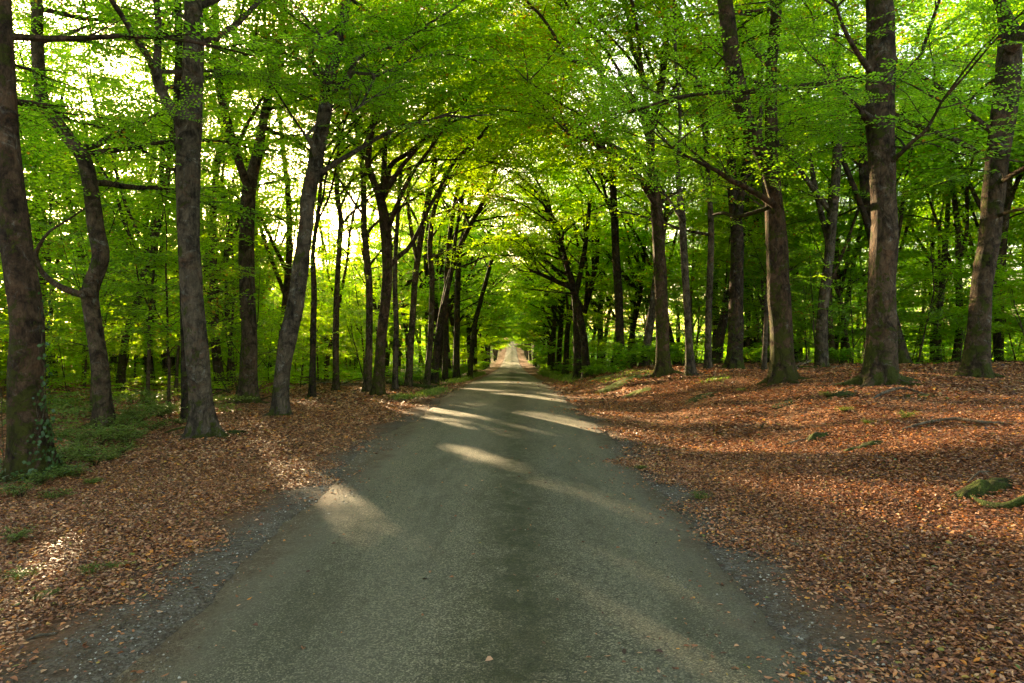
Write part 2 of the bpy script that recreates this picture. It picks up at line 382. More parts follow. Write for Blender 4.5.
def tube(P, r, n=8, rough=.0, flare=0.0, seed=0, cap_end=True):
    """verts, quads of a tube; P (k,3), r (k,)"""
    P = np.array(P, float); r = np.array(r, float); k = len(P)
    T = np.gradient(P, axis=0); T = T / (np.linalg.norm(T, axis=1)[:, None] + 1e-9)
    up = np.array([0., 1, 0]) if abs(T[0][1]) < .9 else np.array([1., 0, 0])
    A = np.cross(T, up); A /= np.linalg.norm(A, axis=1)[:, None] + 1e-9
    B = np.cross(T, A)
    th = np.arange(n) / n * 2 * np.pi
    s = np.concatenate([[0], np.cumsum(np.linalg.norm(np.diff(P, axis=0), axis=1))])[:, None]
    rad = np.repeat(r[:, None], n, 1)
    if rough:
        q = seed * 1.7
        nz = (.5 * np.sin(2 * th + q + s * .9) + .35 * np.sin(3 * th - q + 1.3 * np.sin(s * 1.4 + q)) + .3 * np.sin(th + s * 2.1 + 2 * q)
              + .25 * np.sin(5 * th + s * 3.7 + q) + .2 * np.sin(s * 7.3 + 2 * th + q) + .25 * np.sin(s * 4.1 + q)
              + .28 * np.maximum(0, np.sin(s * 3.1 + 1.7 * q) * np.sin(th * 1 + s * .8 + q)) ** 3 * 2 + .12 * np.sin(9 * th + s * 11 + q) * np.sin(s * 6 - q))
        rad = rad * (1 + rough * nz)
    if flare:
        h = np.maximum(s - .05, 0)
        lobes = 1 + .55 * np.sin(4 * th + seed) * np.cos(th + seed * 2) + .3 * np.sin(7 * th + seed * 3)
        rad = rad * (1 + flare * np.exp(-h / .28) * np.maximum(lobes, .1) + .05 * np.exp(-h / .6))
    V = P[:, None, :] + rad[..., None] * (np.cos(th)[None, :, None] * A[:, None, :] + np.sin(th)[None, :, None] * B[:, None, :])
    V = V.reshape(-1, 3)
    i = np.arange(k * n).reshape(k, n); j = np.roll(i, -1, 1)
    Q = np.stack([i[:-1], j[:-1], j[1:], i[1:]], -1).reshape(-1, 4)
    if cap_end and n == 4 or cap_end and n % 2 == 0 and r[-1] > .02:
        e = i[-1]; m = n // 2 - 1
        Q = np.vstack([Q, np.array([[e[a], e[a + 1], e[n - 2 - a], e[n - 1 - a]] for a in range(m)])])
    return V, Q
class Geo:
    def __init__(s): s.V = []; s.Q = []; s.n = 0
    def add(s, V, Q): s.V.append(V); s.Q.append(np.asarray(Q) + s.n); s.n += len(V)
    def get(s): return np.vstack(s.V), np.vstack(s.Q)

# ------------------------------------------------------------------ leaf sprays (flat fans of beech leaves on a fine twig)
def spray_template(seed, ls, width=.62, droop=.1):
    g = np.random.default_rng(seed); Vl = []; Vt = []
    def twig(p, ang, L, r):
        n = 4; t = np.linspace(0, 1, n)
        pts = np.stack([p[0] + np.cos(ang) * L * t, p[1] + np.sin(ang) * L * t, p[2] - droop * L * t * t + 0 * t], 1)
        Vt.append((pts, r)); return pts
    def leaves(p, ang, L):
        n = max(1, int(L / (.62 * ls)))
        for i in range(n + 1):
            t = (i + .6) / (n + .6); c = p + np.array([np.cos(ang), np.sin(ang), -droop * t]) * L * t
            sd_ = 1 if i % 2 else -1
            a = ang + sd_ * g.uniform(.6, 1.1) if i < n else ang + g.uniform(-.3, .3)
            l = ls * g.uniform(.7, 1.15); w = l * width * .5
            d = np.array([np.cos(a), np.sin(a), g.uniform(-.45, .12)]); s_ = np.array([-np.sin(a), np.cos(a), 0.]) 
            roll = g.normal(0, .35); s_ = s_ * math.cos(roll) + np.array([0, 0, math.sin(roll)])
            m = c + d * l * .48; fold = np.array([0, 0, .10 * l])
            Vl.append([c, m + s_ * w + fold, c + d * l, m - s_ * w + fold])
    o = np.zeros(3); twig(o, 0, 1, .006); leaves(o, 0, 1.0)
    k = int(7 if ls < .12 else 5)
    for i in range(k):
        t = .08 + .84 * i / (k - 1); p = np.array([t, 0, -droop * t * t]); sd_ = 1 if i % 2 else -1
        a = sd_ * g.uniform(.65, 1.0); L = (.62 - .42 * abs(t - .3)) * g.uniform(.7, 1.1)
        twig(p, a, L, .004); leaves(p, a, L)
    return np.array(Vl), Vt
TPL = {}
for nm, ls in (('s', .078), ('m', .12), ('l', .19), ('x', .34)):
    TPL[nm] = []
    for sd0 in range(4):
        VL, VT = spray_template(100 + sd0 * 7, ls)
        g = Geo()
        for pts, r in VT: g.add(*tube(pts, np.linspace(r, r * .4, len(pts)), 3, cap_end=False))
        TPL[nm].append((VL.reshape(-1, 3), *g.get()))

def build_crown_mesh(name, sprays, base, leafm, barkm, cut=True, twigs=True, wood=None):
    """sprays: list of (pos, dir, scale, lod, tilt) in world space; base = origin of the thing. Returns a mesh of leaves + fine twigs"""
    Vs = []; Qs = []; MI = []; n0 = 0
    if not sprays: return None
    P = np.array([s[0] for s in sprays]); Dr = np.array([s[1] for s in sprays], float); sc = np.array([s[2] for s in sprays])
    lod = np.array([s[3] for s in sprays])
    X = Dr / (np.linalg.norm(Dr, axis=1)[:, None] + 1e-9)
    up = np.array([0, 0, 1.]) + rng.normal(0, .22, (len(P), 3)); Yv = np.cross(up, X); Yv /= np.linalg.norm(Yv, axis=1)[:, None] + 1e-9
    Zv = np.cross(X, Yv)
    which = rng.integers(0, 4, len(P))
    for l in set(lod):
        for w in range(4):
            idx = np.where((lod == l) & (which == w))[0]
            if not len(idx): continue
            VL, VT, QT = TPL[l][w]
            def place(V):
                return (P[idx, None, :] + sc[idx, None, None] * (V[None, :, 0:1] * X[idx, None, :] + V[None, :, 1:2] * Yv[idx, None, :] + V[None, :, 2:3] * Zv[idx, None, :]))
            A = place(VL).reshape(-1, 4, 3)
            if cut:
                keep = ~in_sun_path(A.mean(1)); A = A[keep]
            k = len(A); Vs.append(A.reshape(-1, 3)); Qs.append(np.arange(k * 4).reshape(-1, 4) + n0); MI.append(np.zeros(k, int)); n0 += k * 4
            if twigs and l in 'sm':
                B = place(VT); nv = VT.shape[0]
                Vs.append(B.reshape(-1, 3)); Qs.append((QT[None] + (np.arange(len(idx)) * nv)[:, None, None]).reshape(-1, 4) + n0)
                MI.append(np.ones(len(idx) * len(QT), int)); n0 += len(idx) * nv
    if wood is not None and wood.V:
        wv, wq = wood.get(); Vs.append(wv); Qs.append(wq + n0); MI.append(np.ones(len(wq), int)); n0 += len(wv)
    V = np.vstack(Vs) - np.asarray(base); Q = np.vstack(Qs); MI = np.concatenate(MI)
    return mk_mesh(name, V, Q, [leafm, barkm], MI)

# ------------------------------------------------------------------ growing branches
def rot(v, ax, a):
    ax = ax / (np.linalg.norm(ax) + 1e-9)
    return v * math.cos(a) + np.cross(ax, v) * math.sin(a) + ax * (ax @ v) * (1 - math.cos(a))
def lod_at(p, near=16, mid=34):
    d = math.hypot(p[0], p[1]); seen = p[1] > 1 and p[2] < CH + (HZ + 70) / F * p[1] and abs(p[0]) < p[1] * .85 + 2
    if not seen: return 'l' if d < 60 else 'x'
    return 's' if d < near else 'm' if d < mid else 'l'
def grow(wood, sprays, p, d, L, r, g, level=0, lodf=None, droop=.25, dens=1.0, sub=True, fine=6):
    """one bough: a curved tube with side shoots lying in a roughly level plane, sprays along them"""
    n = max(4, int(L / .45)); pts = [np.array(p, float)]; dd = np.array(d, float); dd = dd / np.linalg.norm(dd)
    for i in range(n):
        dd = dd + g.normal(0, .09, 3); dd[2] += (.05 if i < n * .35 else -droop * .28); dd /= np.linalg.norm(dd)
        pts.append(pts[-1] + dd * L / n)
    pts = np.array(pts); t = np.linspace(0, 1, n + 1)
    if r > .008:
        wood.add(*tube(pts, r * (1 - .8 * t), fine, rough=.05 if r > .03 else 0, seed=g.uniform(0, 9), cap_end=False))
    side = 1
    start = .25 if level == 0 else .12
    if sub and level == 0 and L > 1.6:
        m = max(3, int(L / .62 * dens))
        for k in range(m):
            u = start + (1 - start) * (k + .5) / m; q = pts[min(n, int(u * n))]; side = -side
            dr = pts[min(n, int(u * n) + 1)] - pts[max(0, int(u * n) - 1)]; dr /= np.linalg.norm(dr)
            s2 = rot(dr, np.array([0, 0, 1.]), side * g.uniform(.6, 1.1)); s2[2] = s2[2] * .5 + g.uniform(-.1, .18)
            grow(wood, sprays, q, s2, L * (.5 - .28 * u) * g.uniform(.7, 1.15), r * .38, g, 1, lodf, droop, dens, fine=3 if r < .05 else 4)
    m = max(2, int(L / (.42 if level else .5) * dens))
    for k in range(m):
        u = start + (1 - start) * (k + g.uniform(.2, .8)) / m; q = pts[min(n, int(u * n))]; side = -side
        dr = pts[min(n, int(u * n) + 1)] - pts[max(0, int(u * n) - 1)]; dr /= np.linalg.norm(dr) + 1e-9
        s2 = rot(dr, np.array([0, 0, 1.]), side * g.uniform(.3, 1.1)); s2[2] = s2[2] * .4 + g.uniform(-.22, .12)
        sprays.append((q, s2, g.uniform(.65, 1.15), lodf(q)))
    sprays.append((pts[-1], dd, g.uniform(.7, 1.1), lodf(pts[-1])))

# ------------------------------------------------------------------ the trees along the road, each grown round its own trunk line
def at(px, py, Z): return np.array([(px - 512) / F * Z, Z, CH + (HZ - py) / F * Z])
HERO_PX = []
def hero(label, Z, limbs, mat='bark', H=19, boughs=18, zc=4.1, short=None, seed=1, leafm='leaf', blen=(2.6, 5.0), flare=.9, toward=0.0, ext=True, group=None, rough=.07, dens=1.0, fan=0):
    g = np.random.default_rng(seed); px0, py0, w0 = limbs[0][0][0]
    b = at(px0, py0, Z); gz0 = float(ground(b[0], Z))
    base = np.array([b[0], Z, gz0])
    root = empty('beech_tree', base, label=label, cat='tree', group=group)
    HERO_PX.append((px0, Z, short or label))
    tips = []
    for li, (pts, dz) in enumerate(limbs):
        k = len(pts); P = []; r = []
        for i, (x, y, w) in enumerate(pts):
            u = i / (k - 1); d0, d1 = (dz if isinstance(dz, tuple) else (0, dz))
            Zi = Z + d0 + (d1 - d0) * u
            P.append(at(x, y, Zi)); r.append(w * Zi / F / 2 * .86)
        P = np.array(P); r = np.array(r)
        if li == 0:
            P[0] = base; P = np.vstack([base - [0, 0, .25], P]); r = np.concatenate([[r[0]], r])
        # carry a limb that leaves the frame on up to the crown top
        if ext and pts[-1][1] < 12 and r[-1] > .03:
            d = P[-1] - P[-2]; d /= np.linalg.norm(d); p = P[-1]; rr = r[-1]; top = H * g.uniform(.8, 1.1)
            m = max(1, int((top - p[2]) / 2.2)); r0 = rr
            for q in range(m):
                d = d + g.normal(0, .13, 3); d[2] = abs(d[2]) + .1; d /= np.linalg.norm(d); p = p + d * 2.2; P = np.vstack([P, p]); r = np.append(r, r0 * (1 - (q + 1) / m * .88))
        Pc, rc = catmull(P, r, .16 if Z < 20 else .28)
        big = rc.max()
        V, Q = tube(Pc, rc, 22 if big > .15 and Z < 26 else 12 if big > .06 else 7, rough=rough if big > .05 else .05, flare=flare if li == 0 else 0, seed=seed + li * 3.1)
        if li == 0 and Z < 24:
            gg = Geo(); gg.add(V, Q); a0 = g.uniform(0, 6.28); nr = g.integers(5, 8)
            for k in range(nr):          # surface roots running out under the leaves
                a = a0 + k * 6.283 / nr + g.normal(0, .25); Lr = r[1] * g.uniform(2.6, 5.0); pr = []; rr_ = r[1] * g.uniform(.26, .42)
                for u in np.linspace(0, 1, 7):
                    d_ = r[1] * .45 + Lr * u; x_ = base[0] + math.cos(a + .35 * u * math.sin(k * 2.)) * d_; y_ = base[1] + math.sin(a + .35 * u * math.sin(k * 2.)) * d_
                    pr.append([x_, y_, float(ground(x_, y_)) + r[1] * .75 * math.exp(-u * 5) - rr_ * .25 * u - .01 + .02 * math.sin(u * 9 + k)])
                pc_, r_ = catmull(np.array(pr), rr_ * np.array([1.25, 1., .8, .62, .45, .32, .18]), .07); gg.add(*tube(pc_, r_, 8, rough=.12, seed=k + seed, cap_end=False))
            V, Q = gg.get()
        mk_obj('trunk' if li == 0 else 'bough', mk_mesh('trunk' if li == 0 else 'bough', V - base, Q, [M[mat]], smooth=True), root)
        tips.append((Pc, rc))
    side = -1 if base[0] > 0 else 1
    for k in range(fan):
        Pc, rc = tips[0]; cand = np.where((Pc[:, 2] > gz0 + 2.6 + .12 * Z) & (Pc[:, 2] < gz0 + 4.5 + .32 * Z))[0]
        if not len(cand): continue
        q = cand[int(len(cand) * (k + g.uniform(0, 1)) / fan)]; sx = side if g.random() < .75 else -side
        d = np.array([sx * g.uniform(.25, .8), g.uniform(-.7, .6), 1.]); d /= np.linalg.norm(d); p = Pc[q].copy(); pp = [p]; L = g.uniform(4.5, 8.5); wob = g.normal(0, .10, 2)
        for i in range(8):
            d = d + np.array([sx * .075 + wob[0] * math.sin(i * 1.3), wob[1], -.03]) + g.normal(0, .085, 3); d /= np.linalg.norm(d); p = p + d * L / 8; pp.append(p)
        pc, r2 = catmull(np.array(pp), max(.04, rc[q] * g.uniform(.38, .55)) * np.linspace(1, .18, 9) ** .9, .25)
        V, Q = tube(pc, r2, 7, rough=.06, seed=k + seed); mk_obj('bough', mk_mesh('bough', V - base, Q, [M[mat]], smooth=True), root); tips.append((pc, r2))
    wood = Geo(); sprays = []
    w = np.array([max(1., float((Pc[:, 2] > zc + gz0).sum())) for Pc, rc in tips]); w = w / w.sum()
    boughs = int(boughs * (1.05 if Z < 22 else .9))
    for k in range(boughs):
        li = g.choice(len(tips), p=w); Pc, rc = tips[li]; ok = np.where(Pc[:, 2] > zc + gz0)[0]
        if not len(ok): continue
        lo = int(len(ok) * (k / boughs) * .9); q = ok[min(len(ok) - 1, lo + g.integers(0, max(1, len(ok) // 3)))]
        a = g.uniform(0, 2 * np.pi); d = np.array([np.cos(a), np.sin(a), g.uniform(.05, .7)])
        if Z < 17 and d[1] < -.1 and Pc[q][2] < CH + HZ / F * Z + 1: d[1] *= -1
        d[0] += toward
        L = g.uniform(*blen); grow(wood, sprays, Pc[q], d, L, min(rc[q] * .55, .055 * L / 4 + .01), g, 0, lod_at, dens=dens)
    for Pc, rc in tips:
        if Pc[-1][2] > zc + 1:
            for _ in range(3):
                a = g.uniform(0, 6.28); grow(wood, sprays, Pc[-1], np.array([np.cos(a), np.sin(a), .9]), g.uniform(1.6, 3), min(.03, rc[-1]), g, 0, lod_at)
            # shoots along thin traced boughs
            if rc.max() < .12:
                for q in range(len(Pc) // 4, len(Pc), max(1, int(.55 / .2))):
                    a = g.uniform(0, 6.28); grow(wood, sprays, Pc[q], np.array([np.cos(a), np.sin(a), .25]), g.uniform(.8, 2.0), .012, g, 1, lod_at)
    thin = {'s': .84, 'm': .74, 'l': .46, 'x': .5}
    sprays = [q for q in sprays if g.random() < thin[q[3]] * (.8 if Z < 17 else 1)]
    me = build_crown_mesh('crown', sprays, base, M[leafm], M[mat], wood=wood)
    if me: mk_obj('crown', me, root)
    return root

L_ = [  # ---- west side of the road
 dict(label='thick reddish brown beech trunk with ivy leaves climbing its foot, standing beside low brambles', short='the ivy-clad trunk', Z=9.1, seed=3, mat='bark_mossy', boughs=26, H=17, rough=.05,
  limbs=[([(31,470,42),(29,440,40),(25,390,35),(27,330,33),(20,270,33),(12,200,30),(7,120,24),(5,50,19),(4,0,16),(2,-60,14)], .4)]),
 dict(label='dark crooked beech with an S-curved trunk and one low bare bough', short='the S-curved beech', Z=13.9, seed=5, mat='bark', boughs=24, H=17,
  limbs=[([(103,425,21),(100,372,19),(92,315,18),(90,290,18),(101,258,18),(96,226,17),(86,164,15),(70,140,14),(54,118,14),(42,95,14),(38,38,13),(37,0,12)], 1.2),
         ([(90,292,12),(80,294,8),(57,285,7),(42,272,6),(36,256,5),(40,245,4),(49,232,3),(68,220,2.5),(84,209,2)], -1.3)]),
 dict(label='grey-barked beech with sprawling mossy roots whose trunk forks into three stems high above', short='the three-forked beech', Z=12.7, seed=8, mat='bark_pale', boughs=16, H=18, flare=1.3, toward=.1,
  limbs=[([(203,431,26),(200,391,24),(196,345,26),(192,296,25),(189,240,24),(189,165,26),(190,120,27),(192,90,23),(194,40,21),(194,0,19),(193,-60,16)], .2),
         ([(184,128,12),(178,118,11),(169,105,12),(158,80,11),(158,55,8),(159,25,7),(157,0,7),(155,-30,6)], -.7),
         ([(160,84,9),(152,64,8),(145,52,7),(134,35,7),(124,18,6),(112,0,6),(104,-20,5)], (-.5, -2.2))]),
 dict(label='slender dark beech standing close behind the grey three-forked beech', short='the slender dark beech', Z=15.2, seed=9, mat='bark_dark', boughs=9, H=18,
  limbs=[([(185,410,9),(184,350,8),(183,280,8),(180,200,8),(178,120,9),(179,50,8),(178,0,8)], .8)]),
 dict(label='straight beech beside a heap of dead branches, splitting into two stems at mid height', short='the twin-stemmed beech', Z=19.5, seed=12, mat='bark', boughs=18, H=20, toward=.1,
  limbs=[([(247,395,21),(249,334,18),(247,296,18),(247,239,17),(249,190,15),(258,152,11),(266,110,10),(275,68,9),(283,19,8),(285,0,8)], .9),
         ([(248,186,9),(242,170,9),(231,133,9),(221,95,9),(217,50,8),(215,0,8)], -1.0),
         ([(221,84,4),(228,70,3.5),(240,58,3),(254,53,2)], (-.8, -3))]),
 dict(label='pale beech leaning towards the road with knotty stubs and a fork of twisted boughs', short='the leaning pale beech', Z=15.9, seed=14, mat='bark_pale', boughs=16, H=18, rough=.09, flare=.8, toward=.3,
  limbs=[([(280,414,18),(282,375,17),(288,339,19),(296,300,18),(303,252,17),(307,220,16),(309,196,17),(318,148,17),(325,114,16),(330,80,15),(338,45,12),(344,15,11),(347,0,10),(350,-50,9)], .6),
         ([(329,80,8),(321,70,7),(315,63,6),(311,56,6),(313,46,5),(322,38,3)], -.9),
         ([(331,92,8),(340,86,8),(350,75,8),(356,60,6),(372,52,4),(391,48,3.5),(412,36,3),(436,20,2.6),(456,8,2.2)], (0, 2.5)),
         ([(352,73,4),(364,74,3.5),(375,76,3),(368,92,3),(362,104,2.4),(353,112,2)], (0, -1.2)),
         ([(317,156,7),(310,140,6),(306,136,3)], (-.1, -.3))]),
 dict(label='thin dark straight beech just past the leaning pale beech', short='the thin dark beech', Z=22.5, seed=17, mat='bark_dark', boughs=9, H=17,
  limbs=[([(312,390,7.5),(313,333,7),(314,294,6.5),(313,252,5),(318,215,4.5),(322,160,4),(321,90,4),(324,20,3.5),(324,0,3)], 1.2)]),
 dict(label='slim beech with a faintly wavy stem standing at the end of the stick heap', short='the wavy slim beech', Z=28, seed=18, mat='bark', boughs=12, H=20,
  limbs=[([(336,377,7.5),(336,317,7),(339,252,6),(341,220,6),(337,190,6),(339,133,5.5),(336,80,5),(340,20,5),(342,0,5)], 1)]),
 dict(label='brown beech with slightly bowed stem between the slim wavy beech and the mossy forked one', short='the bowed beech', Z=26, seed=19, mat='bark', boughs=12, H=20,
  limbs=[([(367,381,9),(369,342,8),(369,284,8),(366,246,7.5),(364,228,7),(363,171,6),(358,140,5),(352,90,4.5),(350,30,4),(352,0,4)], 1),
         ([(363,180,4),(370,165,3.5),(372,120,3),(384,80,2.6)], (.8, 2.))]),
 dict(label='sturdy mossy beech at the verge with many slender forks arching over the road', short='the many-forked verge beech', Z=23.5, seed=21, mat='bark_mossy', boughs=14, H=18, toward=.5,
  limbs=[([(378,388,14),(381,342,11.5),(387,284,11.5),(387,246,12),(386,228,14),(383,212,12),(379,194,10),(372,178,7),(368,165,6.5),(370,145,6),(375,114,5.5),(378,76,5),(374,40,4),(376,0,4)], -.8),
         ([(382,200,8),(384,175,6.5),(386,141,5.5),(394,107,5),(395,76,4.5),(402,40,3.5),(404,0,3)], 1.2),
         ([(386,190,6),(390,167,6),(400,158,5.5),(410,152,5),(433,131,4.5),(456,107,4),(486,76,3),(505,56,2.4),(530,36,2)], (.2, 3)),
         ([(388,268,6),(397,258,5.5),(410,246,5),(421,226,4.6),(430,206,4.4),(437,194,4.2),(456,160,4),(486,129,3.2),(502,84,2.6),(512,62,2)], (.1, 4))]),
 dict(label='narrow pale beech standing over the mossy fallen log', short='the narrow log-side beech', Z=27.5, seed=22, mat='bark_pale', boughs=10, H=18, toward=.3,
  limbs=[([(395,382,6.5),(396,330,6),(395,284,6),(396,246,5),(399,200,4.5),(402,140,4),(400,80,4),(405,0,3.5)], 1)]),
 dict(label='gently curved beech rising behind the fallen log and bending over the verge', short='the curved beech', Z=30, seed=23, mat='bark', boughs=14, H=19, toward=.4,
  limbs=[([(408,378,8),(412,326,7.5),(416,271,7),(424,220,6.5),(432,180,6),(436,140,5),(444,90,4.5),(452,40,4),(456,0,4)], 1),
         ([(418,262,5),(412,235,4.5),(408,200,4),(410,160,3.4),(404,120,3)], 1.5)]),
 dict(label='slim double-bending beech in the verge row past the curved beech', short='the double-bending beech', Z=32, seed=24, mat='bark', boughs=13, H=19, toward=.5,
  limbs=[([(427,378,7),(431,326,6.5),(432,278,6),(430,246,6),(434,210,5),(446,180,4.5),(458,140,4),(470,90,3.5),(478,50,3)], 1.4)]),
 dict(label='dark beech leaning out over the verge with a forked grassy-footed stem', short='the forked leaning beech', Z=34, seed=25, mat='bark_dark', boughs=15, H=18, toward=.6,
  limbs=[([(434,376,9),(439,333,8),(449,280,7),(459,250,6),(470,226,5),(486,196,4.5),(500,160,4),(512,120,3)], 1.5),
         ([(444,305,5.5),(452,270,5),(456,235,4),(462,200,3.6),(476,160,3)], 1.0)]),
 dict(label='upright dark beech first in a tight row of three trunks', short='the tight row of trunks', Z=38, seed=26, mat='bark_dark', boughs=13, H=19, toward=.4,
  limbs=[([(445,374,7),(446,320,6.5),(447,270,6),(452,220,5),(462,170,4.5),(474,120,4)], 1)]),
 dict(label='upright dark beech in the middle of a tight row of three trunks', short='the tight row of trunks', Z=42, seed=27, mat='bark_dark', boughs=13, H=19, toward=.4,
  limbs=[([(456,370,8),(457,320,7),(459,260,6),(468,210,5),(478,160,4)], 1)]),
 dict(label='beech leaning to the road at the far end of the tight row of three trunks', short='the tight row of trunks', Z=47, seed=28, mat='bark_dark', boughs=14, H=18, toward=.6,
  limbs=[([(470,365,6),(474,330,5.5),(481,300,5),(489,270,4.5),(499,235,4)], 1)]),
]
R_ = [  # ---- east side of the road
 dict(label='massive straight beech with a swollen knot, peeling reddish patch and golden moss at its foot', short='the massive knotted beech', Z=12.5, seed=31, mat='bark', boughs=17, H=18, rough=.08, flare=.55,
  limbs=[([(880,388,36),(882,345,31),(882,296,30),(884,243,30),(884,228,29),(882,171,28),(880,128,31),(879,112,34),(880,94,30),(880,57,31),(880,20,28),(879,0,27),(878,-60,24)], .2),
         ([(892,160,7),(900,154,5),(912,142,4.5),(925,131,4),(934,116,3.5),(941,102,3)], (-.1, -1)),
         ([(870,72,8),(860,58,6),(850,42,5),(842,26,4),(836,8,3)], (0, -.8)),
         ([(872,122,12),(864,116,10),(860,110,6)], (-.1, -.25))]),
 dict(label='tall dark beech with green mossy foot, two upper stems and a low brown bough', short='the dark two-stemmed beech', Z=15, seed=33, mat='bark_mossy', boughs=17, H=19, rough=.07, toward=-.2,
  limbs=[([(783,379,26),(782,334,25),(778,280,24),(776,240,23),(774,205,20),(772,170,16),(771,133,15),(771,76,12),(774,30,12),(775,0,12)], 1),
         ([(775,200,14),(768,172,16),(757,145,17),(747,122,18),(741,99,19),(732,57,18),(724,0,16),(720,-40,14)], -.8),
         ([(774,205,8),(762,197,7),(743,186,6.5),(730,180,6),(717,171,5),(700,163,4),(686,156,3.4),(672,148,2.4)], (-.3, -2.4)),
         ([(768,208,5),(752,213,5),(736,217,4.5),(724,213,4),(713,215,3)], (0, 1.2))]),
 dict(label='beech with sunlit flaking bark and a lean away from the road, forking near the top', short='the sunlit flaking beech', Z=14.5, seed=35, mat='bark', boughs=14, H=17, rough=.08,
  limbs=[([(976,374,26),(979,334,23),(983,277,22),(990,235,23),(993,200,23),(998,152,24),(1005,100,25),(1009,60,24),(1008,30,20),(1002,12,13),(992,-20,10)], .4),
         ([(1009,50,14),(1018,38,14),(1030,20,12),(1044,-10,10)], (.1, -.5)),
         ([(1000,182,6),(1009,177,6),(1024,168,5),(1044,160,4)], (0, -1)),
         ([(997,216,5),(1009,212,4),(1024,209,3.5),(1040,214,3)], (0, -1.2))]),
 dict(label='dark beech edged with yellow-green moss, its high fork sending winding boughs over the road', short='the winding-boughed beech', Z=21.5, seed=37, mat='bark_mossy', boughs=18, H=19, toward=-.4,
  limbs=[([(664,371,16),(662,323,14.5),(660,270,14.5),(657,218,14),(656,200,13),(654,183,12.5),(650,145,10),(652,120,9),(660,91,8.5),(664,57,8),(666,25,7),(664,0,7)], .8),
         ([(648,138,8),(643,118,7),(634,106,6.5),(626,98,6),(613,87,5.5),(603,78,5),(594,66,5),(580,62,4.5),(568,60,4),(560,46,4),(548,26,3.5),(537,12,3.2),(525,0,3)], -2.5),
         ([(648,126,6),(645,100,6),(641,68,5.5),(632,50,5),(628,20,4),(622,0,4)], 1.5),
         ([(638,112,4.5),(628,88,4),(612,60,3.6),(598,42,3.4),(584,30,3.2),(570,10,3),(560,-6,3)], (-.5, 1.5)),
         ([(655,205,6),(648,194,5.5),(637,176,5),(625,160,4.5),(612,154,4),(603,149,4),(595,144,3.4),(587,141,3.2),(568,134,2.6)], (0, -3)),
         ([(606,150,3.4),(591,129,3.2),(582,116,3),(572,110,3),(560,104,2.6),(549,95,2.4),(528,82,2)], (-1.5, -3.5))]),
 dict(label='slender pale mottled beech with a spreading green foot between two dark trunks', short='the pale mottled beech', Z=19.5, seed=39, mat='bark_pale', boughs=10, H=18, toward=-.2, flare=1.2,
  limbs=[([(691,374,10),(688,323,8.5),(685,270,8.5),(683,235,8),(682,215,8),(679,190,6),(678,160,4.5),(680,120,4),(676,70,3.5),(674,0,3.5)], .6),
         ([(684,222,5),(677,212,4.5),(672,204,3),(668,198,2)], .3)]),
 dict(label='narrow beech whose long thin stem rises behind the brown bough of the two-stemmed beech', short='the thin-stemmed beech', Z=23.5, seed=40, mat='bark_pale', boughs=10, H=20,
  limbs=[([(708,366,8),(709,305,7.5),(711,235,7),(709,190,6),(706,150,6),(704,103,6.5),(693,70,6.5),(686,46,6),(679,20,6),(673,0,5.5)], .6)]),
 dict(label='stout dark beech standing between the long thin stem and the dark two-stemmed beech', short='the stout dark beech', Z=25, seed=41, mat='bark_dark', boughs=15, H=20,
  limbs=[([(735,364,17),(736,305,16),(737,253,15),(736,222,14),(732,195,10),(731,150,9),(728,100,8),(726,40,7),(730,0,7)], .6),
         ([(738,218,9),(742,190,8.5),(748,150,7),(756,100,6),(762,50,5)], 1.4)]),
 dict(label='thin pale stem standing tight against the dark two-stemmed beech', short='the thin pale stem', Z=20.5, seed=42, mat='bark_pale', boughs=6, H=14, leafm='leaf_young',
  limbs=[([(764,369,5.5),(767,305,5),(769,250,4.5),(765,200,4),(760,140,4),(762,60,3)], .6)]),
 dict(label='dark straight beech above the bushes, half hidden by low sprays, before the mossy hump', short='the bush-side beech', Z=32, seed=43, mat='bark_dark', boughs=16, H=20, toward=-.4,
  limbs=[([(621,364,10),(619,305,9.5),(616,253,9),(614,210,8.5),(612,170,7.5),(606,120,6),(600,60,5)], .8)]),
 dict(label='pale slanting beech half lost among bushes beside the winding-boughed beech', short='the pale slanting beech', Z=31, seed=44, mat='bark_pale', boughs=10, H=17,
  limbs=[([(644,362,10),(648,340,9.5),(652,312,9),(655,285,8),(662,245,6),(668,200,5)], .8)]),
 dict(label='straight trunk of a close pair of dark beeches leaning over the bend of leaf litter', short='the dark pair', Z=37, seed=45, mat='bark_dark', boughs=15, H=18, toward=-.6,
  limbs=[([(578,367,10),(577,340,9),(576,305,9),(573,285,8),(565,262,7),(556,232,6),(548,205,5)], .8),
         ([(575,300,6),(580,275,6),(586,240,5),(590,200,4.5)], .8)]),
 dict(label='slanting trunk of a close pair of dark beeches whose boughs sweep low across the road', short='the dark pair', Z=36, seed=46, mat='bark_dark', boughs=16, H=18, toward=-.6,
  limbs=[([(587,366,10),(584,340,9),(580,318,8.5),(576,300,8),(572,288,7),(560,283,5),(545,276,4),(530,270,3)], -1.5),
         ([(574,292,6),(568,270,5.5),(562,245,5),(552,215,4)], (0, -2))]),
]
for d in L_ + R_:
    lim = d.pop('limbs'); Z = d.pop('Z'); lab = d.pop('label')
    d.setdefault('fan', 8 if Z > 21 else 0)
    if Z > 21: d.setdefault('leafm', 'leaf_young')  # brighter leaf colour stands in for light in the dark farther crowns
    hero(lab, Z, lim, **d)

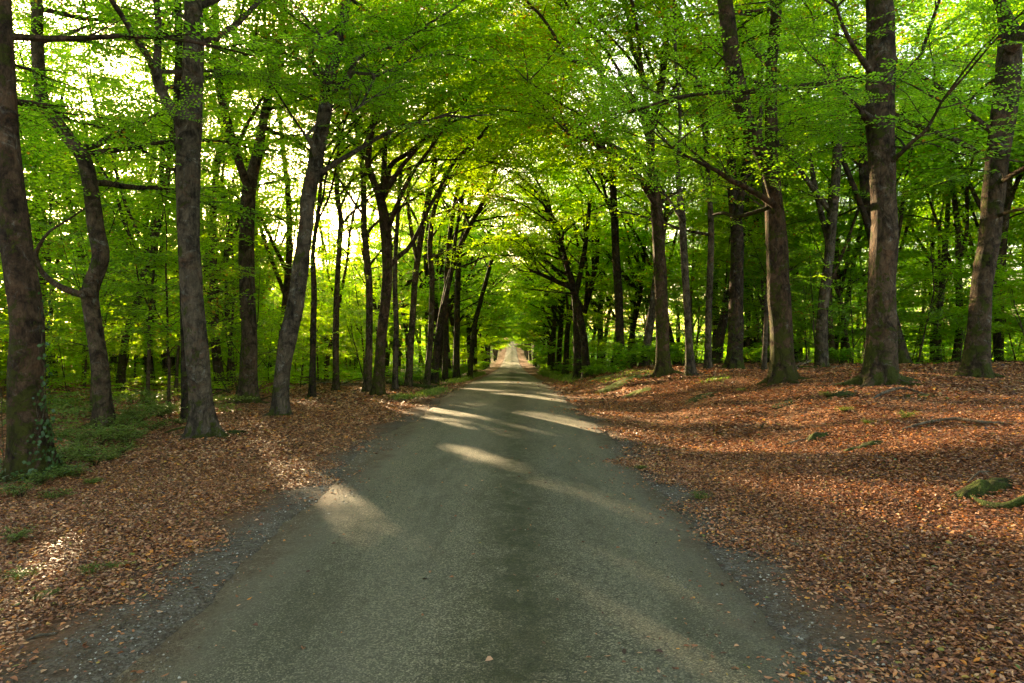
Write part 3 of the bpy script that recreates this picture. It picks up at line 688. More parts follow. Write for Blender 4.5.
# ------------------------------------------------------------------ woodland trees: a few grown forms, copied
def form_tall(seed, H, r0, cb, blen, nb, lean=0.0, leafn=1.0):
    """trunk mesh data + boughs and sprays of one woodland tree standing at the origin"""
    g = np.random.default_rng(seed)
    n = 9; P = [np.array([0, 0, -.3])]; d = np.array([g.normal(0, .05), g.normal(0, .05), 1.])
    for i in range(n):
        d = d + np.array([g.normal(0, .075) + lean * .05 * (i > 2), g.normal(0, .075), 0]); d /= np.linalg.norm(d); P.append(P[-1] + d * (H + .3) / n)
    P = np.array(P); r = r0 * np.array([1.15] + [1 - .85 * (i / n) ** 1.25 for i in range(1, n + 1)])
    Pc, rc = catmull(P, r, .5)
    T = Geo(); T.add(*tube(Pc, rc, 12, rough=.08, flare=.5, seed=seed))
    forks = [(Pc, rc)]
    for k in range(5 if lean else g.integers(1, 4)):
        q = int(len(Pc) * g.uniform(.22, .55)); a = g.uniform(0, 6.28) if not lean else g.normal(0, 1.1)
        d = np.array([np.cos(a) * .55 + lean * .3, np.sin(a) * .55, 1.]); L = (H - Pc[q][2]) * g.uniform(.6, .85); pp = [Pc[q]]
        for i in range(5):
            d = d + g.normal(0, .1, 3); d[2] += .08; d /= np.linalg.norm(d); pp.append(pp[-1] + d * L / 5)
        a1, a2 = catmull(np.array(pp), rc[q] * .62 * np.linspace(1, .15, 6), .5); T.add(*tube(a1, a2, 8, rough=.06, seed=seed + k)); forks.append((a1, a2))
    wood = Geo(); sp = []
    for k in range(nb):
        Pq, rq = forks[0] if k % 3 == 0 else forks[g.integers(0, len(forks))]
        ok = np.where(Pq[:, 2] > cb)[0]
        if not len(ok): continue
        q = ok[int(len(ok) * min(.99, (k + g.uniform(0, 1)) / nb))]
        a = k * 2.4 + g.normal(0, .4); d = np.array([np.cos(a) + lean * .5, np.sin(a), g.uniform(.1, .6)])
        h = (Pq[q][2] - cb) / (H - cb + .1)
        grow(wood, sp, Pq[q], d, g.uniform(*blen) * (1.1 - .55 * h), min(rq[q] * .5, .05), g, 0, lambda p: 'l', dens=leafn, fine=5)
    return T, wood, sp
LOD_CACHE = {}
def rotz(V, a):
    c, s = math.cos(a), math.sin(a); V = np.asarray(V); return np.stack([V[..., 0] * c - V[..., 1] * s, V[..., 0] * s + V[..., 1] * c, V[..., 2]], -1)
def place_tree(form, fid, name, x, y, a, s, label, cat, group, leafm, barkm, lodn=None, sink=.0):
    T, wood, sp = form
    d = math.hypot(x, y); l = lodn or ('s' if d < 13 else 'm' if d < 34 else 'l' if d < 75 else 'x')
    z = float(ground(x, y)) - sink
    root = empty(name, (x, y, z), label=label, cat=cat, group=group)
    root.rotation_euler = (0, 0, a); root.scale = (s, s, s)
    SP = np.array([q[0] for q in sp]) * s; SPw = rotz(SP, a) + [x, y, z]
    if (fid, barkm, 't') not in LOD_CACHE:
        V, Q = T.get(); LOD_CACHE[(fid, barkm, 't')] = mk_mesh('trunk', V, Q, [M[barkm]], smooth=True)
    mk_obj('trunk', LOD_CACHE[(fid, barkm, 't')], root)
    key = (fid, leafm, barkm, l)
    cutit = d < 135 and in_sun_path(SPw, .6).any()
    if cutit:
        # this one stands in the way of the sun: its own mesh, with the gap
        dirs = rotz(np.array([q[1] for q in sp]), a)
        lst = [(SPw[i], dirs[i], sp[i][2] * s, l, 0) for i in range(len(sp))]
        w2 = Geo(); wv, wq = wood.get(); w2.add(rotz(wv * s, a) + [x, y, z], wq)
        me = build_crown_mesh('crown', lst, (x, y, z), M[leafm], M[barkm], True, l != 'x', w2)
        n = len(me.vertices); co = np.empty(n * 3, np.float32); me.vertices.foreach_get('co', co)
        co = rotz(co.reshape(-1, 3), -a) / s; me.vertices.foreach_set('co', np.ascontiguousarray(co, np.float32).ravel()); me.update()
    else:
        if key not in LOD_CACHE:
            LOD_CACHE[key] = build_crown_mesh('crown', [(q[0], q[1], q[2], l, 0) for q in sp], (0, 0, 0), M[leafm], M[barkm], False, l in 'sm', wood)
        me = LOD_CACHE[key]
    mk_obj('crown', me, root)
    return root

TALL = [form_tall(200 + i, *p) for i, p in enumerate([(17, .15, 6.0, (2.6, 4.6), 20), (19, .18, 7.0, (3, 5), 20), (15, .11, 5.0, (2.2, 3.8), 18), (18, .13, 8.0, (2.2, 4), 16), (20, .21, 6.5, (3, 5.2), 22)])]
AVE = [form_tall(230 + i, *p) for i, p in enumerate([(17, .22, 3.6, (3, 5), 24, 1.0), (18, .26, 4.2, (3.2, 5.4), 24, .8), (16, .20, 3.2, (2.8, 4.8), 24, 1.3)])]
YOUNG = [form_tall(260 + i, *p) for i, p in enumerate([(5.5, .035, 1.0, (1.3, 2.4), 12), (4.2, .028, .6, (1.0, 2.0), 11), (7, .05, 1.4, (1.5, 2.6), 14), (3.0, .02, .4, (.8, 1.5), 9)])]

POLE = [form_tall(290 + i, *p) for i, p in enumerate([(9.5, .06, 2.0, (1.6, 3.0), 20), (11.5, .075, 2.6, (1.8, 3.3), 22), (8.5, .05, 1.6, (1.4, 2.6), 18)])]

def nearest_names(x, y):
    """the two trunks by the road that a spot is seen between"""
    px = 512 + x / y * F
    hs = sorted(HERO_PX)
    lo = [h for h in hs if h[0] <= px]; hi = [h for h in hs if h[0] > px]
    return px, (lo[-1][2] if lo else None), (hi[0][2] if hi else None)
placed = []
def free(x, y, dmin):
    return all((x - a) ** 2 + (y - b) ** 2 > dmin ** 2 for a, b in placed)
for px, Z, _s in HERO_PX: placed.append(((px - 512) / F * Z, Z))
WOOD_SPOTS = []
def scatter_tall(xr, yr, n, dmin, road=5.5, maxtry=4000, chk=True):
    k = 0
    for _ in range(maxtry):
        if k >= n: break
        x = rnd.uniform(*xr); y = rnd.uniform(*yr)
        if abs(x + .17) < road or not free(x, y, dmin) or (chk and trunk_blocks(x, y)): continue
        placed.append((x, y)); WOOD_SPOTS.append((x, y)); k += 1
scatter_tall((-34, -9.5), (20, 42), 30, 2.3)
scatter_tall((-40, -7), (40, 90), 34, 2.6)
scatter_tall((-40, -11), (90, 180), 14, 4.0)
scatter_tall((9, 34), (25, 44), 40, 2.2)
scatter_tall((-58, -24), (62, 125), 17, 3.2, chk=False)
scatter_tall((7, 45), (44, 95), 46, 2.8)
scatter_tall((-14, 14), (-14, -2), 9, 4, road=4)       # behind the camera, for the shade they give
WOOD_SPOTS += [(-16.4, 36.6), (-19.2, 43.0), (-12.6, 29.6)]  # added trees, set in the sun's line to shade the near road
WOOD_SPOTS.sort(key=lambda p: math.hypot(*p))
seen_lab = {}
KINDW = {'bark': 'brown', 'bark_dark': 'dark', 'bark_pale': 'pale grey', 'bark_mossy': 'mossy'}
for i, (x, y) in enumerate(WOOD_SPOTS):
    f = rnd.randrange(5); bm = rnd.choice(['bark_dark', 'bark_dark', 'bark', 'bark_pale', 'bark_mossy'])
    side = 'west' if x < 0 else 'east'
    d = math.hypot(x, y); px, a, b = nearest_names(x, y) if y > 3 else (None, None, None)
    grp = None
    if y < 3: lab = 'beech tree standing behind the viewer beside the road'; grp = 'beeches behind the viewer'
    elif d < 46 and (a or b):
        where = ('between %s and %s' % (a, b)) if a and b else ('beyond %s' % (a or b))
        lab = '%s beech %s' % (KINDW[bm], where)
        n = seen_lab.get(lab, 0); seen_lab[lab] = n + 1
        if n: lab = ['', 'second ', 'third ', 'fourth ', 'fifth ', 'sixth ', 'seventh ', 'eighth ', 'ninth '][min(n, 8)] + lab
    else:
        lab = 'distant slim beech deep in the %s wood' % ('sunlit' if x < 0 else 'shaded'); grp = 'distant beeches deep in the %s wood' % ('sunlit' if x < 0 else 'shaded')
    place_tree(TALL[f], 'T%d' % f, 'beech_tree', x, y, rnd.uniform(0, 6.28), rnd.uniform(.85, 1.15), lab, 'tree', grp or 'beeches inside the wood', 'leaf', bm)
# the rows that follow the road away
for sgn in (-1, 1):
    y = 44 + (3 if sgn > 0 else 6)
    k = 0
    while y < 395:
        for row in range(2 if y < 130 else 1):
            x = sgn * (4.3 + rnd.uniform(-.3, .9) + row * rnd.uniform(3.2, 4.5)) - .17; yy = y + rnd.uniform(-1.5, 1.5)
            for _ in range(12):
                if not trunk_blocks(x, yy): break
                x += sgn * rnd.uniform(0, .15); yy += rnd.uniform(-.6, .6)
            f = rnd.randrange(3)
            place_tree(AVE[f], 'A%d' % f, 'beech_tree', x, yy, (0 if sgn < 0 else math.pi) + rnd.uniform(-.6, .6), rnd.uniform(.85, 1.12),
                       'distant beech in the %s row arching over the far road' % ('sunlit' if sgn < 0 else 'shaded'), 'tree', 'far roadside beeches of the %s row' % ('sunlit' if sgn < 0 else 'shaded'), 'leaf' if rnd.random() < .6 else 'leaf_young', 'bark_dark')
        y += 5.2 + y * .04; k += 1
# past the crest the road swings out of sight behind trees
for x, yy in ((-9, 420), (9, 424), (-16, 430), (15, 436), (-5, 452), (5, 458)):
    place_tree(AVE[1], 'A1', 'beech_tree', x, yy, rnd.uniform(0, 6.28), .9, 'tiny beech beyond the far crest of the road', 'tree', 'beeches beyond the crest', 'leaf', 'bark_dark')

# young beeches under the tall trees
YS_ = []
def scatter_young(xr, yr, n, dmin, road=5.0, pick=(0, 1, 2, 3)):
    k = 0
    for _ in range(3000):
        if k >= n: break
        x = rnd.uniform(*xr); y = rnd.uniform(*yr)
        if abs(x + .17) < road or any((x - a) ** 2 + (y - b) ** 2 < dmin ** 2 for a, b, _, _ in YS_) or (x < 0 and max(pick) < 4 and trunk_blocks(x, y)): continue
        YS_.append((x, y, rnd.choice(pick), rnd.uniform(.8, 1.2))); k += 1
scatter_young((-26, -8.5), (16, 30), 44, 1.5)
scatter_young((-36, -6.5), (30, 55), 46, 1.9)
scatter_young((11, 32), (27, 42), 26, 2.0)
scatter_young((7, 42), (38, 62), 34, 2.6)
for _u, _s, _f, _c in ((2.8, 31, 4, 1.1), (3.6, 37, 5, 1.1), (3.3, 44, 5, 1.1), (2.45, 33, 6, 1.1)):
    YS_.append((_u * N2[0] + _s * D2[0], _u * N2[1] + _s * D2[1], _f, _c))  # added saplings that block stray sun streaks on the near road
for _k in range(42):
    y = rnd.uniform(56, 92) if _k < 32 else rnd.uniform(27, 52); x = -y * (rnd.uniform(.22, .62) if _k < 32 else rnd.uniform(.24, .46))
    if not any((x - a) ** 2 + (y - b) ** 2 < 5 for a, b, _, _ in YS_): YS_.append((x, y, rnd.choice((4, 5, 6)), rnd.uniform(.95, 1.15)))
scatter_young((-26, -11), (34, 72), 26, 2.2, pick=(4, 5, 6))
scatter_young((-40, -24), (45, 90), 16, 3, pick=(4, 5, 6))
scatter_young((9, 30), (27, 55), 16, 2.2, pick=(4, 5, 6))
scatter_young((-7, -4.6), (44, 120), 14, 3, 4.4, (0, 1, 3))
scatter_young((4.4, 8), (42, 120), 16, 3, 4.2, (0, 1, 3))
scatter_young((-18, -10), (11, 17), 4, 2.4, pick=(1, 3))
YS_.sort(key=lambda p: math.hypot(p[0], p[1]))
for i, (x, y, f, s) in enumerate(YS_):
    sun = x < 0; d = math.hypot(x, y); px, a, b = nearest_names(x, y)
    if d < 34 and (a or b):
        where = ('between %s and %s' % (a, b)) if a and b else ('beyond %s' % (a or b))
        lab = 'young beech with level sprays %s' % where
        n = seen_lab.get(lab, 0); seen_lab[lab] = n + 1
        if n: lab = ['', 'second ', 'third ', 'fourth ', 'fifth ', 'sixth ', 'seventh ', 'eighth ', 'ninth '][min(n, 8)] + lab
        grp = 'young beeches under the tall trees'
    else: lab = 'distant young beech in the %s undergrowth' % ('sunlit' if sun else 'shaded'); grp = 'distant young beeches in the %s undergrowth' % ('sunlit' if sun else 'shaded')
    place_tree((YOUNG + POLE)[f], 'Y%d' % f, 'beech_sapling', x, y, rnd.uniform(0, 6.28), s, lab, 'sapling', grp, 'leaf_young' if sun or f == 0 else 'leaf', 'bark')  # sunlit side takes the light-brightened leaf, shaded side the darker one

# ------------------------------------------------------------------ far edge of the wood, both sides: nobody could count it
def far_wood(name, spots, leafm, scale):
    sp = []
    for (x, y, z) in spots:
        a = rng.uniform(0, 6.28); sp.append((np.array([x, y, z]), np.array([np.cos(a), np.sin(a), rng.uniform(-.3, .1)]), rng.uniform(.8, 1.4) * scale, 'x', 0))
    me = build_crown_mesh(name, sp, (0, 0, 0), M[leafm], M['bark_dark'], True, False)
    mk_obj(name, me, kind='stuff')
def clumpy(n, xr, yr, zmax, thr):
    out = []
    while len(out) < n:
        x = rng.uniform(*xr, 4000); y = rng.uniform(*yr, 4000); h = rng.uniform(0, 1, 4000) ** 1.3 * zmax
        f = np.sin(x * .5 + 1.7 * np.sin(y * .21)) + np.sin(y * .43 + h * .5) + np.sin(h * .8 + x * .3) * .8 + rng.normal(0, .4, 4000)
        k = f > thr; k &= h < zmax * (.62 + .38 * np.sin(x * .13 + y * .17))
        g_ = ground(x[k], y[k])
        out += list(np.stack([x[k], y[k], h[k] + g_ + .3], -1))
    return out[:n]
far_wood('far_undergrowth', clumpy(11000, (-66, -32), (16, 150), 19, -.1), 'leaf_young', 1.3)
def low_carpet(name, n, xr, yr, leafm, hmax=.8):
    x = rng.uniform(*xr, n); y = rng.uniform(*yr, n); f = np.sin(x * .8 + 1.5 * np.sin(y * .5)) + np.sin(y * .7 + x * .35) + rng.normal(0, .5, n); k = f > -.4; x, y = x[k], y[k]
    g_ = ground(x, y); h = rng.uniform(.05, 1, len(x)) ** 1.5 * hmax; a = rng.uniform(0, 6.28, len(x))
    me = build_crown_mesh(name, [(np.array([x[i], y[i], g_[i] + h[i]]), np.array([math.cos(a[i]), math.sin(a[i]), .12]), .55 * (1 + y[i] / 60), 'm' if y[i] < 45 else 'l', 0) for i in range(len(x))], (0, 0, 0), M[leafm], M['bark'], False, False)
    mk_obj(name, me, kind='stuff')
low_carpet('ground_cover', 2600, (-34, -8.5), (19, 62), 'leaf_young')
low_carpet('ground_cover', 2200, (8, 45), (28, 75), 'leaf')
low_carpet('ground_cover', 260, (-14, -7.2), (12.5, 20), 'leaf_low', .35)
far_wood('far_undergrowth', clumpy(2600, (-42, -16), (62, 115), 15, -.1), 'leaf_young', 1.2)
far_wood('far_woodland', clumpy(7000, (38, 66), (20, 170), 17, -.6), 'leaf', 1.4)
far_wood('distant_thicket', clumpy(4200, (-46, -8), (110, 330), 16, -.5) + clumpy(4200, (-60, -7), (230, 470), 17, -.8) + clumpy(1400, (-14, 14), (415, 470), 16, -.8) + clumpy(2600, (9, 46), (125, 330), 12, -.6) + [p + np.array([0, 0, 6. + 3 * rng.uniform()]) for p in clumpy(3600, (-9, 9), (115, 400), 7, -.8)], 'leaf', 1.7)  # overhead sprays and farther western clumps added to shade the far road

# ------------------------------------------------------------------ leaf litter, grit, grass
def litter_mat():
    a = NT('fallen_leaf')
    isl = a.n('NewGeometry').outputs['Random Per Island']
    col = a.ramp(isl, [(0, (.035, .016, .010)), (.22, (.105, .038, .016)), (.48, (.23, .078, .030)), (.68, (.34, .130, .052)), (.86, (.47, .27, .15)), (.95, (.55, .17, .022)), (.98, (.40, .22, .04)), (1, (.07, .13, .025))])
    b = a.bsdf(col, .55, spec=.35); t = a.n('BsdfTranslucent'); a.setin(t.inputs[0], col)
    m = a.n('MixShader'); m.inputs[0].default_value = .18
    a.t.links.new(b, m.inputs[1]); a.t.links.new(t.outputs[0], m.inputs[2]); return a.done(m.outputs[0])
M['litter'] = litter_mat()
def frustum_pts(n, y0, y1, pad=.6, xlim=30, power=1.0):
    y = (rng.uniform(0, 1, n) * (y1 ** 2 - y0 ** 2) + y0 ** 2) ** .5
    x = (rng.uniform(-1, 1, n)) * (y * .78 + pad); k = np.abs(x) < xlim
    return x[k], y[k]
def litter(name, n, y0, y1, lsz, edge_only=False):
    x, y = frustum_pts(n, y0, y1)
    xr = np.abs(x + .17) + .34 * (x > 0) - .1 * (x < 0) + .25 * sst(y, 10, 30) + .22 * np.sin(y * 1.9 + x) + .15 * np.sin(y * 5.1 + 2) + .12 * np.sin(y * .8)
    p = sst(xr, 2.15, 3.0) * .985 + .015 * sst(xr, 1.2, 2.0) + .0012
    nz = .5 + .5 * np.sin(x * 2.1 + 1.3 * np.sin(y * 1.7)) * np.sin(y * 1.9 + np.sin(x * 1.3))
    nz2 = .5 + .25 * np.sin(x * .9 + 2 * np.sin(y * .6)) + .25 * np.sin(y * 1.3 - x * .7 + 1.5 * np.sin(x * 2.2))
    p = p * np.where(xr > 2.6, (.35 + .65 * nz) * (.4 + .6 * sst(nz2, .1, .45)), .4 + nz * .5)
    k = rng.uniform(0, 1, len(x)) < p; x, y = x[k], y[k]; n = len(x)
    z = ground(x, y) + .008 + rng.uniform(0, .028, n) * sst(np.abs(x + .17), 2.2, 3.2)
    th = rng.uniform(0, 6.28, n); l = lsz * np.clip(np.exp(rng.normal(0, .36, n)), .35, 2.0); w = l * rng.uniform(.42, .66, n)
    tl = rng.normal(0, .20, n); rl = rng.normal(0, .26, n); curl = rng.uniform(-.1, .24, n) * l
    d = np.stack([np.cos(th), np.sin(th), tl], -1); s = np.stack([-np.sin(th), np.cos(th), rl], -1)
    c = np.stack([x, y, z], -1)
    A = c - d * l[:, None] * .5; B = c + d * l[:, None] * .5
    up = np.array([0, 0, 1.])
    L1 = c - d * (l * .12)[:, None] + s * (w * .5)[:, None] + up * curl[:, None]; L2 = c + d * (l * .2)[:, None] + s * (w * .42)[:, None] + up * curl[:, None]
    R1 = c - d * (l * .12)[:, None] - s * (w * .5)[:, None] + up * curl[:, None]; R2 = c + d * (l * .2)[:, None] - s * (w * .42)[:, None] + up * curl[:, None]
    V = np.stack([A, L1, L2, B, R2, R1], 1)          # 6 verts, two quads sharing the midrib
    zmin = V[..., 2].min(1); V[..., 2] += np.maximum(0, z - .004 - zmin)[:, None]
    i = np.arange(n)[:, None] * 6
    Q = np.stack([np.concatenate([i + 0, i + 1, i + 2, i + 3], 1), np.concatenate([i + 0, i + 3, i + 4, i + 5], 1)], 1).reshape(-1, 4)
    mk_obj(name, mk_mesh(name, V.reshape(-1, 3), Q, [M['litter']]), kind='stuff')
litter('leaf_litter', 800000, 2.6, 10, .026)
litter('leaf_litter', 560000, 10, 19, .040)
litter('leaf_litter', 230000, 19, 36, .080)

def twigs_litter():
    x, y = frustum_pts(5200, 2.8, 20); k = np.abs(x + .17) > 2.2 + .2 * np.sin(y * 2); x, y = x[k], y[k]; G = Geo(); g = np.random.default_rng(4)
    for i in range(len(x)):
        L = g.uniform(.06, .28); a = g.uniform(0, 6.28); z = float(ground(x[i], y[i])) + .02; t = np.linspace(-.5, .5, 4)
        P = np.stack([x[i] + np.cos(a) * L * t + g.normal(0, .008, 4), y[i] + np.sin(a) * L * t + g.normal(0, .008, 4), z + g.uniform(-.01, .03, 4)], 1)
        G.add(*tube(P, np.linspace(1, .5, 4) * g.uniform(.0018, .0045), 3, cap_end=False))
    V, Q = G.get(); mk_obj('twig_litter', mk_mesh('twig_litter', V, Q, [M['wood_dead']]), kind='stuff')
twigs_litter()
def grit():
    x, y = frustum_pts(60000, 2.8, 12)
    xr = np.abs(x + .17) + .2 * np.sin(y * 1.3 + x) + .1 * np.sin(y * 4.1)
    p = sst(xr, 1.55, 1.95) * (1 - sst(xr, 2.2, 2.9)) + .012
    k = rng.uniform(0, 1, len(x)) < p; x, y = x[k], y[k]; n = len(x)
    r = .0045 * np.exp(rng.normal(0, .45, n)); r = np.clip(r, .002, .016)
    oc = np.array([[1, 0, 0], [0, 1, 0], [-1, 0, 0], [0, -1, 0], [0, 0, 1], [0, 0, -1]], float)
    V = oc[None] * rng.uniform(.6, 1.3, (n, 6, 1)); th = rng.uniform(0, 6.28, n)
    c, s = np.cos(th)[:, None], np.sin(th)[:, None]
    V = np.stack([V[..., 0] * c - V[..., 1] * s, V[..., 0] * s + V[..., 1] * c, V[..., 2] * .7], -1) * r[:, None, None]
    V += np.stack([x, y, ground(x, y) + .008], -1)[:, None]
    t = np.array([[0, 1, 4], [1, 2, 4], [2, 3, 4], [3, 0, 4], [1, 0, 5], [2, 1, 5], [3, 2, 5], [0, 3, 5]])
    a = NT('loose_grit'); isl = a.n('NewGeometry').outputs['Random Per Island']
    m = a.done(a.bsdf(a.ramp(isl, [(0, (.05, .045, .035)), (.6, (.15, .135, .11)), (1, (.34, .31, .26))]), .85))
    Q = (t[None] + (np.arange(n) * 6)[:, None, None]).reshape(-1, 3)
    mk_obj('gravel', mk_mesh('gravel', V.reshape(-1, 3), Q, [m]), kind='stuff')
grit()

def blades(name, areas, mat):
    Vs = []
    for (cx, cy, rx, ry, n, h) in areas:
        u = rng.normal(0, .45, (n, 2)); x = cx + u[:, 0] * rx; y = cy + u[:, 1] * ry; z = ground(x, y)
        th = rng.uniform(0, 6.28, n); l = h * rng.uniform(.5, 1.3, n); w = .004 + .0012 * cy * .3
        b = np.stack([x, y, z], -1); o = np.stack([np.cos(th), np.sin(th), 0 * th], -1); s = np.stack([-np.sin(th), np.cos(th), 0 * th], -1) * w
        lean = rng.uniform(.2, .8, n)[:, None] * l[:, None]
        Vs.append(np.stack([b - s, b + s, b + o * lean * .45 + s * .8 + [0, 0, 1] * l[:, None] * .6, b + o * lean + [0, 0, 1] * l[:, None] * .85], 1))
    V = np.concatenate(Vs); n = len(V)
    mk_obj(name, mk_mesh(name, V.reshape(-1, 3), np.arange(n * 4).reshape(-1, 4), [M[mat]]), kind='stuff')
blades('grass', [(-2.9, 25, .4, 2.6, 1500, .16), (-3.5, 22.5, .5, 1.2, 600, .12), (3.5, 26, .4, 3, 400, .08), (4.3, 24, .8, 3.0, 900, .07), (3.1, 42, .5, 8, 900, .22), (-3.2, 42, .5, 8, 1100, .22),
                 (3.1, 62, .5, 12, 900, .3), (-3.2, 62, .5, 12, 900, .3), (5.2, 17.5, .5, .8, 250, .08)], 'leaf_low')

# ------------------------------------------------------------------ moss cushions, logs, sticks, ivy, brambles
def px_ground(px, py):
    ys = np.arange(2.5, 60, .02); x = (px - 512) / F * ys; z = CH + (HZ - py) / F * ys
    k = np.argmax(ground(x, ys) >= z); return float(x[k]), float(ys[k])
def moss_mat():
    a = NT('moss'); pos = a.n('NewGeometry').outputs['Position']
    n1 = a.noise(11, 6, .75, pos); n2 = a.noise(90, 3, .6, pos)
    col = a.ramp(n1, [(.34, (.014, .012, .006)), (.50, (.030, .036, .008)), (.70, (.075, .095, .014))])
    return a.done(a.bsdf(col, .95, a.bump(a.math('ADD', n1, a.math('MULTIPLY', n2, .7)), 1., .03), .1))
M['moss'] = moss_mat()
M['moss_gold_lit'] = leaf_mat('golden_moss_lit', (.07, .085, .012), (.16, .17, .025), (.1, .12, .02), (.2, .2, .03), .15)  # yellow moss, brightened to carry the sunlight on the verge hump
def mound(name, label, px, py, rx, ry, h, seed, mat='moss', group='mossy lumps in the leaf litter'):
    x, y = px_ground(px, py); g = np.random.default_rng(seed); n, m = 28, 14
    th = np.arange(n) / n * 2 * np.pi; rr = np.linspace(0, 1, m)[:, None]
    edge = 1 + .14 * np.sin(2 * th + seed) + .10 * np.sin(3 * th + 2 * seed) + .1 * np.sin(7 * th + seed) + .06 * np.sin(11 * th)
    X = x + rx * rr * edge * np.cos(th); Y = y + ry * rr * edge * np.sin(th)
    k = h * (1 - rr ** 3.2) * (1 + .22 * np.sin(X * 17 + seed) * np.sin(Y * 13) + .12 * np.sin(X * 47) * np.sin(Y * 39 + seed))
    Z = ground(X, Y) + k - .012
    i = np.arange(n * m).reshape(m, n); j = np.roll(i, -1, 1)
    Q = np.stack([i[:-1], i[1:], j[1:], j[:-1]], -1).reshape(-1, 4)
    b = np.array([x, y, float(ground(x, y))])
    # moss tufts: short blades over the cushion
    o = mk_obj(name, mk_mesh(name, np.stack([X, Y, Z], -1).reshape(-1, 3) - b, Q, [M[mat]], smooth=True), None, b, label=label, cat='moss', group=group)
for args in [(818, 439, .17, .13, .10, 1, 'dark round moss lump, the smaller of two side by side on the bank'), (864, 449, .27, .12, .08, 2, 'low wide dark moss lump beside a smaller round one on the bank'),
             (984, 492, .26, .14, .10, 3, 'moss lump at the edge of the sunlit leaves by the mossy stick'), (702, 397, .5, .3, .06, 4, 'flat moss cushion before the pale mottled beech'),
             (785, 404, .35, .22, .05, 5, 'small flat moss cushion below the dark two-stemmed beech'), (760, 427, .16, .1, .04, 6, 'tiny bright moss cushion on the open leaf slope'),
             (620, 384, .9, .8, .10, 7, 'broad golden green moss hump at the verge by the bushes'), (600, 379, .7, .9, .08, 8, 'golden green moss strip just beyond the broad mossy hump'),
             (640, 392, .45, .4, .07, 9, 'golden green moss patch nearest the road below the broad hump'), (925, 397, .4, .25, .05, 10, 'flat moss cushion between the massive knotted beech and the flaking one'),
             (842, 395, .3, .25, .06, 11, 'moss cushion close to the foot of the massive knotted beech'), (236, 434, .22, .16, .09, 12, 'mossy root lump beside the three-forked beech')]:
    px, py, rx, ry, h, sd0, lab = args; mound('moss_cushion', lab, px, py, rx, ry, h * .9, sd0, 'moss_gold_lit' if 'golden' in lab else 'moss')

def limb_obj(name, label, cat, pts, radii, mat, group=None, z_off=0.0, n=9, rough=.12, side_twigs=0, seed=1):
    """a fallen stick lying over ground points (x, y, lift)"""
    P = np.array([[x, y, float(ground(x, y)) + l + r * .7] for (x, y, l), r in zip(pts, radii)])
    Pc, rc = catmull(P, radii, .08); G = Geo(); G.add(*tube(Pc, rc, n, rough=rough, seed=seed))
    g = np.random.default_rng(seed)
    for k in range(side_twigs):
        q = int(len(Pc) * g.uniform(.3, .95)); d = (Pc[min(len(Pc) - 1, q + 1)] - Pc[q - 1]); d /= np.linalg.norm(d) + 1e-9
        d = rot(d, np.array([0, 0, 1.]), g.choice([-1, 1]) * g.uniform(.5, 1.)); d[2] = g.uniform(0, .3); L = g.uniform(.2, .6)
        pp = np.array([Pc[q], Pc[q] + d * L * .5 + g.normal(0, .02, 3), Pc[q] + d * L]); pc, r2 = catmull(pp, [rc[q] * .5, rc[q] * .35, .002], .08); G.add(*tube(pc, r2, 5, cap_end=False))
    V, Q = G.get(); b = P[0]
    return mk_obj(name, mk_mesh(name, V - b, Q, [M[mat]], smooth=True), None, b, label=label, cat=cat, group=group)
def pg(px, py, l=0.0): x, y = px_ground(px, py); return (x, y, l)
limb_obj('fallen_branch', 'curved moss-covered branch lying at the edge of the sunlit leaves', 'branch', [pg(972, 500, .02), pg(985, 507), pg(1005, 510), pg(1024, 507, .03), pg(1050, 500, .05)], [.012, .026, .03, .032, .034], 'moss_wood', seed=4)
limb_obj('fallen_branch', 'long thin grey branch stretched across the leaf slope before the massive beech', 'branch', [pg(898, 433, .02), pg(925, 428, .05), pg(955, 425, .06), pg(985, 427, .04), pg(1015, 424)], [.008, .016, .02, .018, .01], 'wood_dead', side_twigs=5, seed=5)
limb_obj('fallen_branch', 'thin brown stick lying in the litter below the moss lumps', 'branch', [pg(772, 451), pg(790, 446, .03), pg(806, 441, .02)], [.006, .012, .008], 'wood_dead', seed=6)
limb_obj('fallen_branch', 'pale stick lying beside the moss lump on the sunlit leaves', 'branch', [pg(968, 489, .05), pg(980, 484, .10), pg(990, 481, .08)], [.006, .01, .006], 'wood_dead', seed=7)
limb_obj('fallen_branch', 'bent branch arching over the litter at the foot of the massive beech', 'branch', [pg(862, 407), pg(880, 398, .04), pg(900, 394, .08), pg(925, 396, .03)], [.01, .02, .02, .008], 'wood_dead', side_twigs=3, seed=8)
limb_obj('fallen_log', 'mossy fallen log lying in grass by the verge beyond the many-forked beech', 'log', [pg(388, 384, .02), pg(402, 386, .04), pg(418, 388, .02), pg(432, 389, 0), pg(446, 386, .02)], [.12, .13, .10, .09, .05], 'moss_wood', n=12, side_twigs=3, seed=9)
limb_obj('fallen_branch', 'short pale broken stick on the litter at the road edge close to the viewer', 'branch', [pg(25, 642), pg(38, 639, .01), pg(56, 635)], [.006, .010, .006], 'wood_dead', seed=10)
limb_obj('fallen_branch', 'small pale wood splinter lying on the gravel shoulder', 'branch', [pg(120, 632, .005), pg(125, 622, .01)], [.006, .004], 'wood_dead', seed=11)
limb_obj('fallen_branch', 'long thin bough lying between the three-forked beech and the leaning one', 'branch', [pg(150, 440), pg(172, 433, .04), pg(196, 428, .05)], [.008, .018, .02], 'moss_wood', side_twigs=2, seed=12)
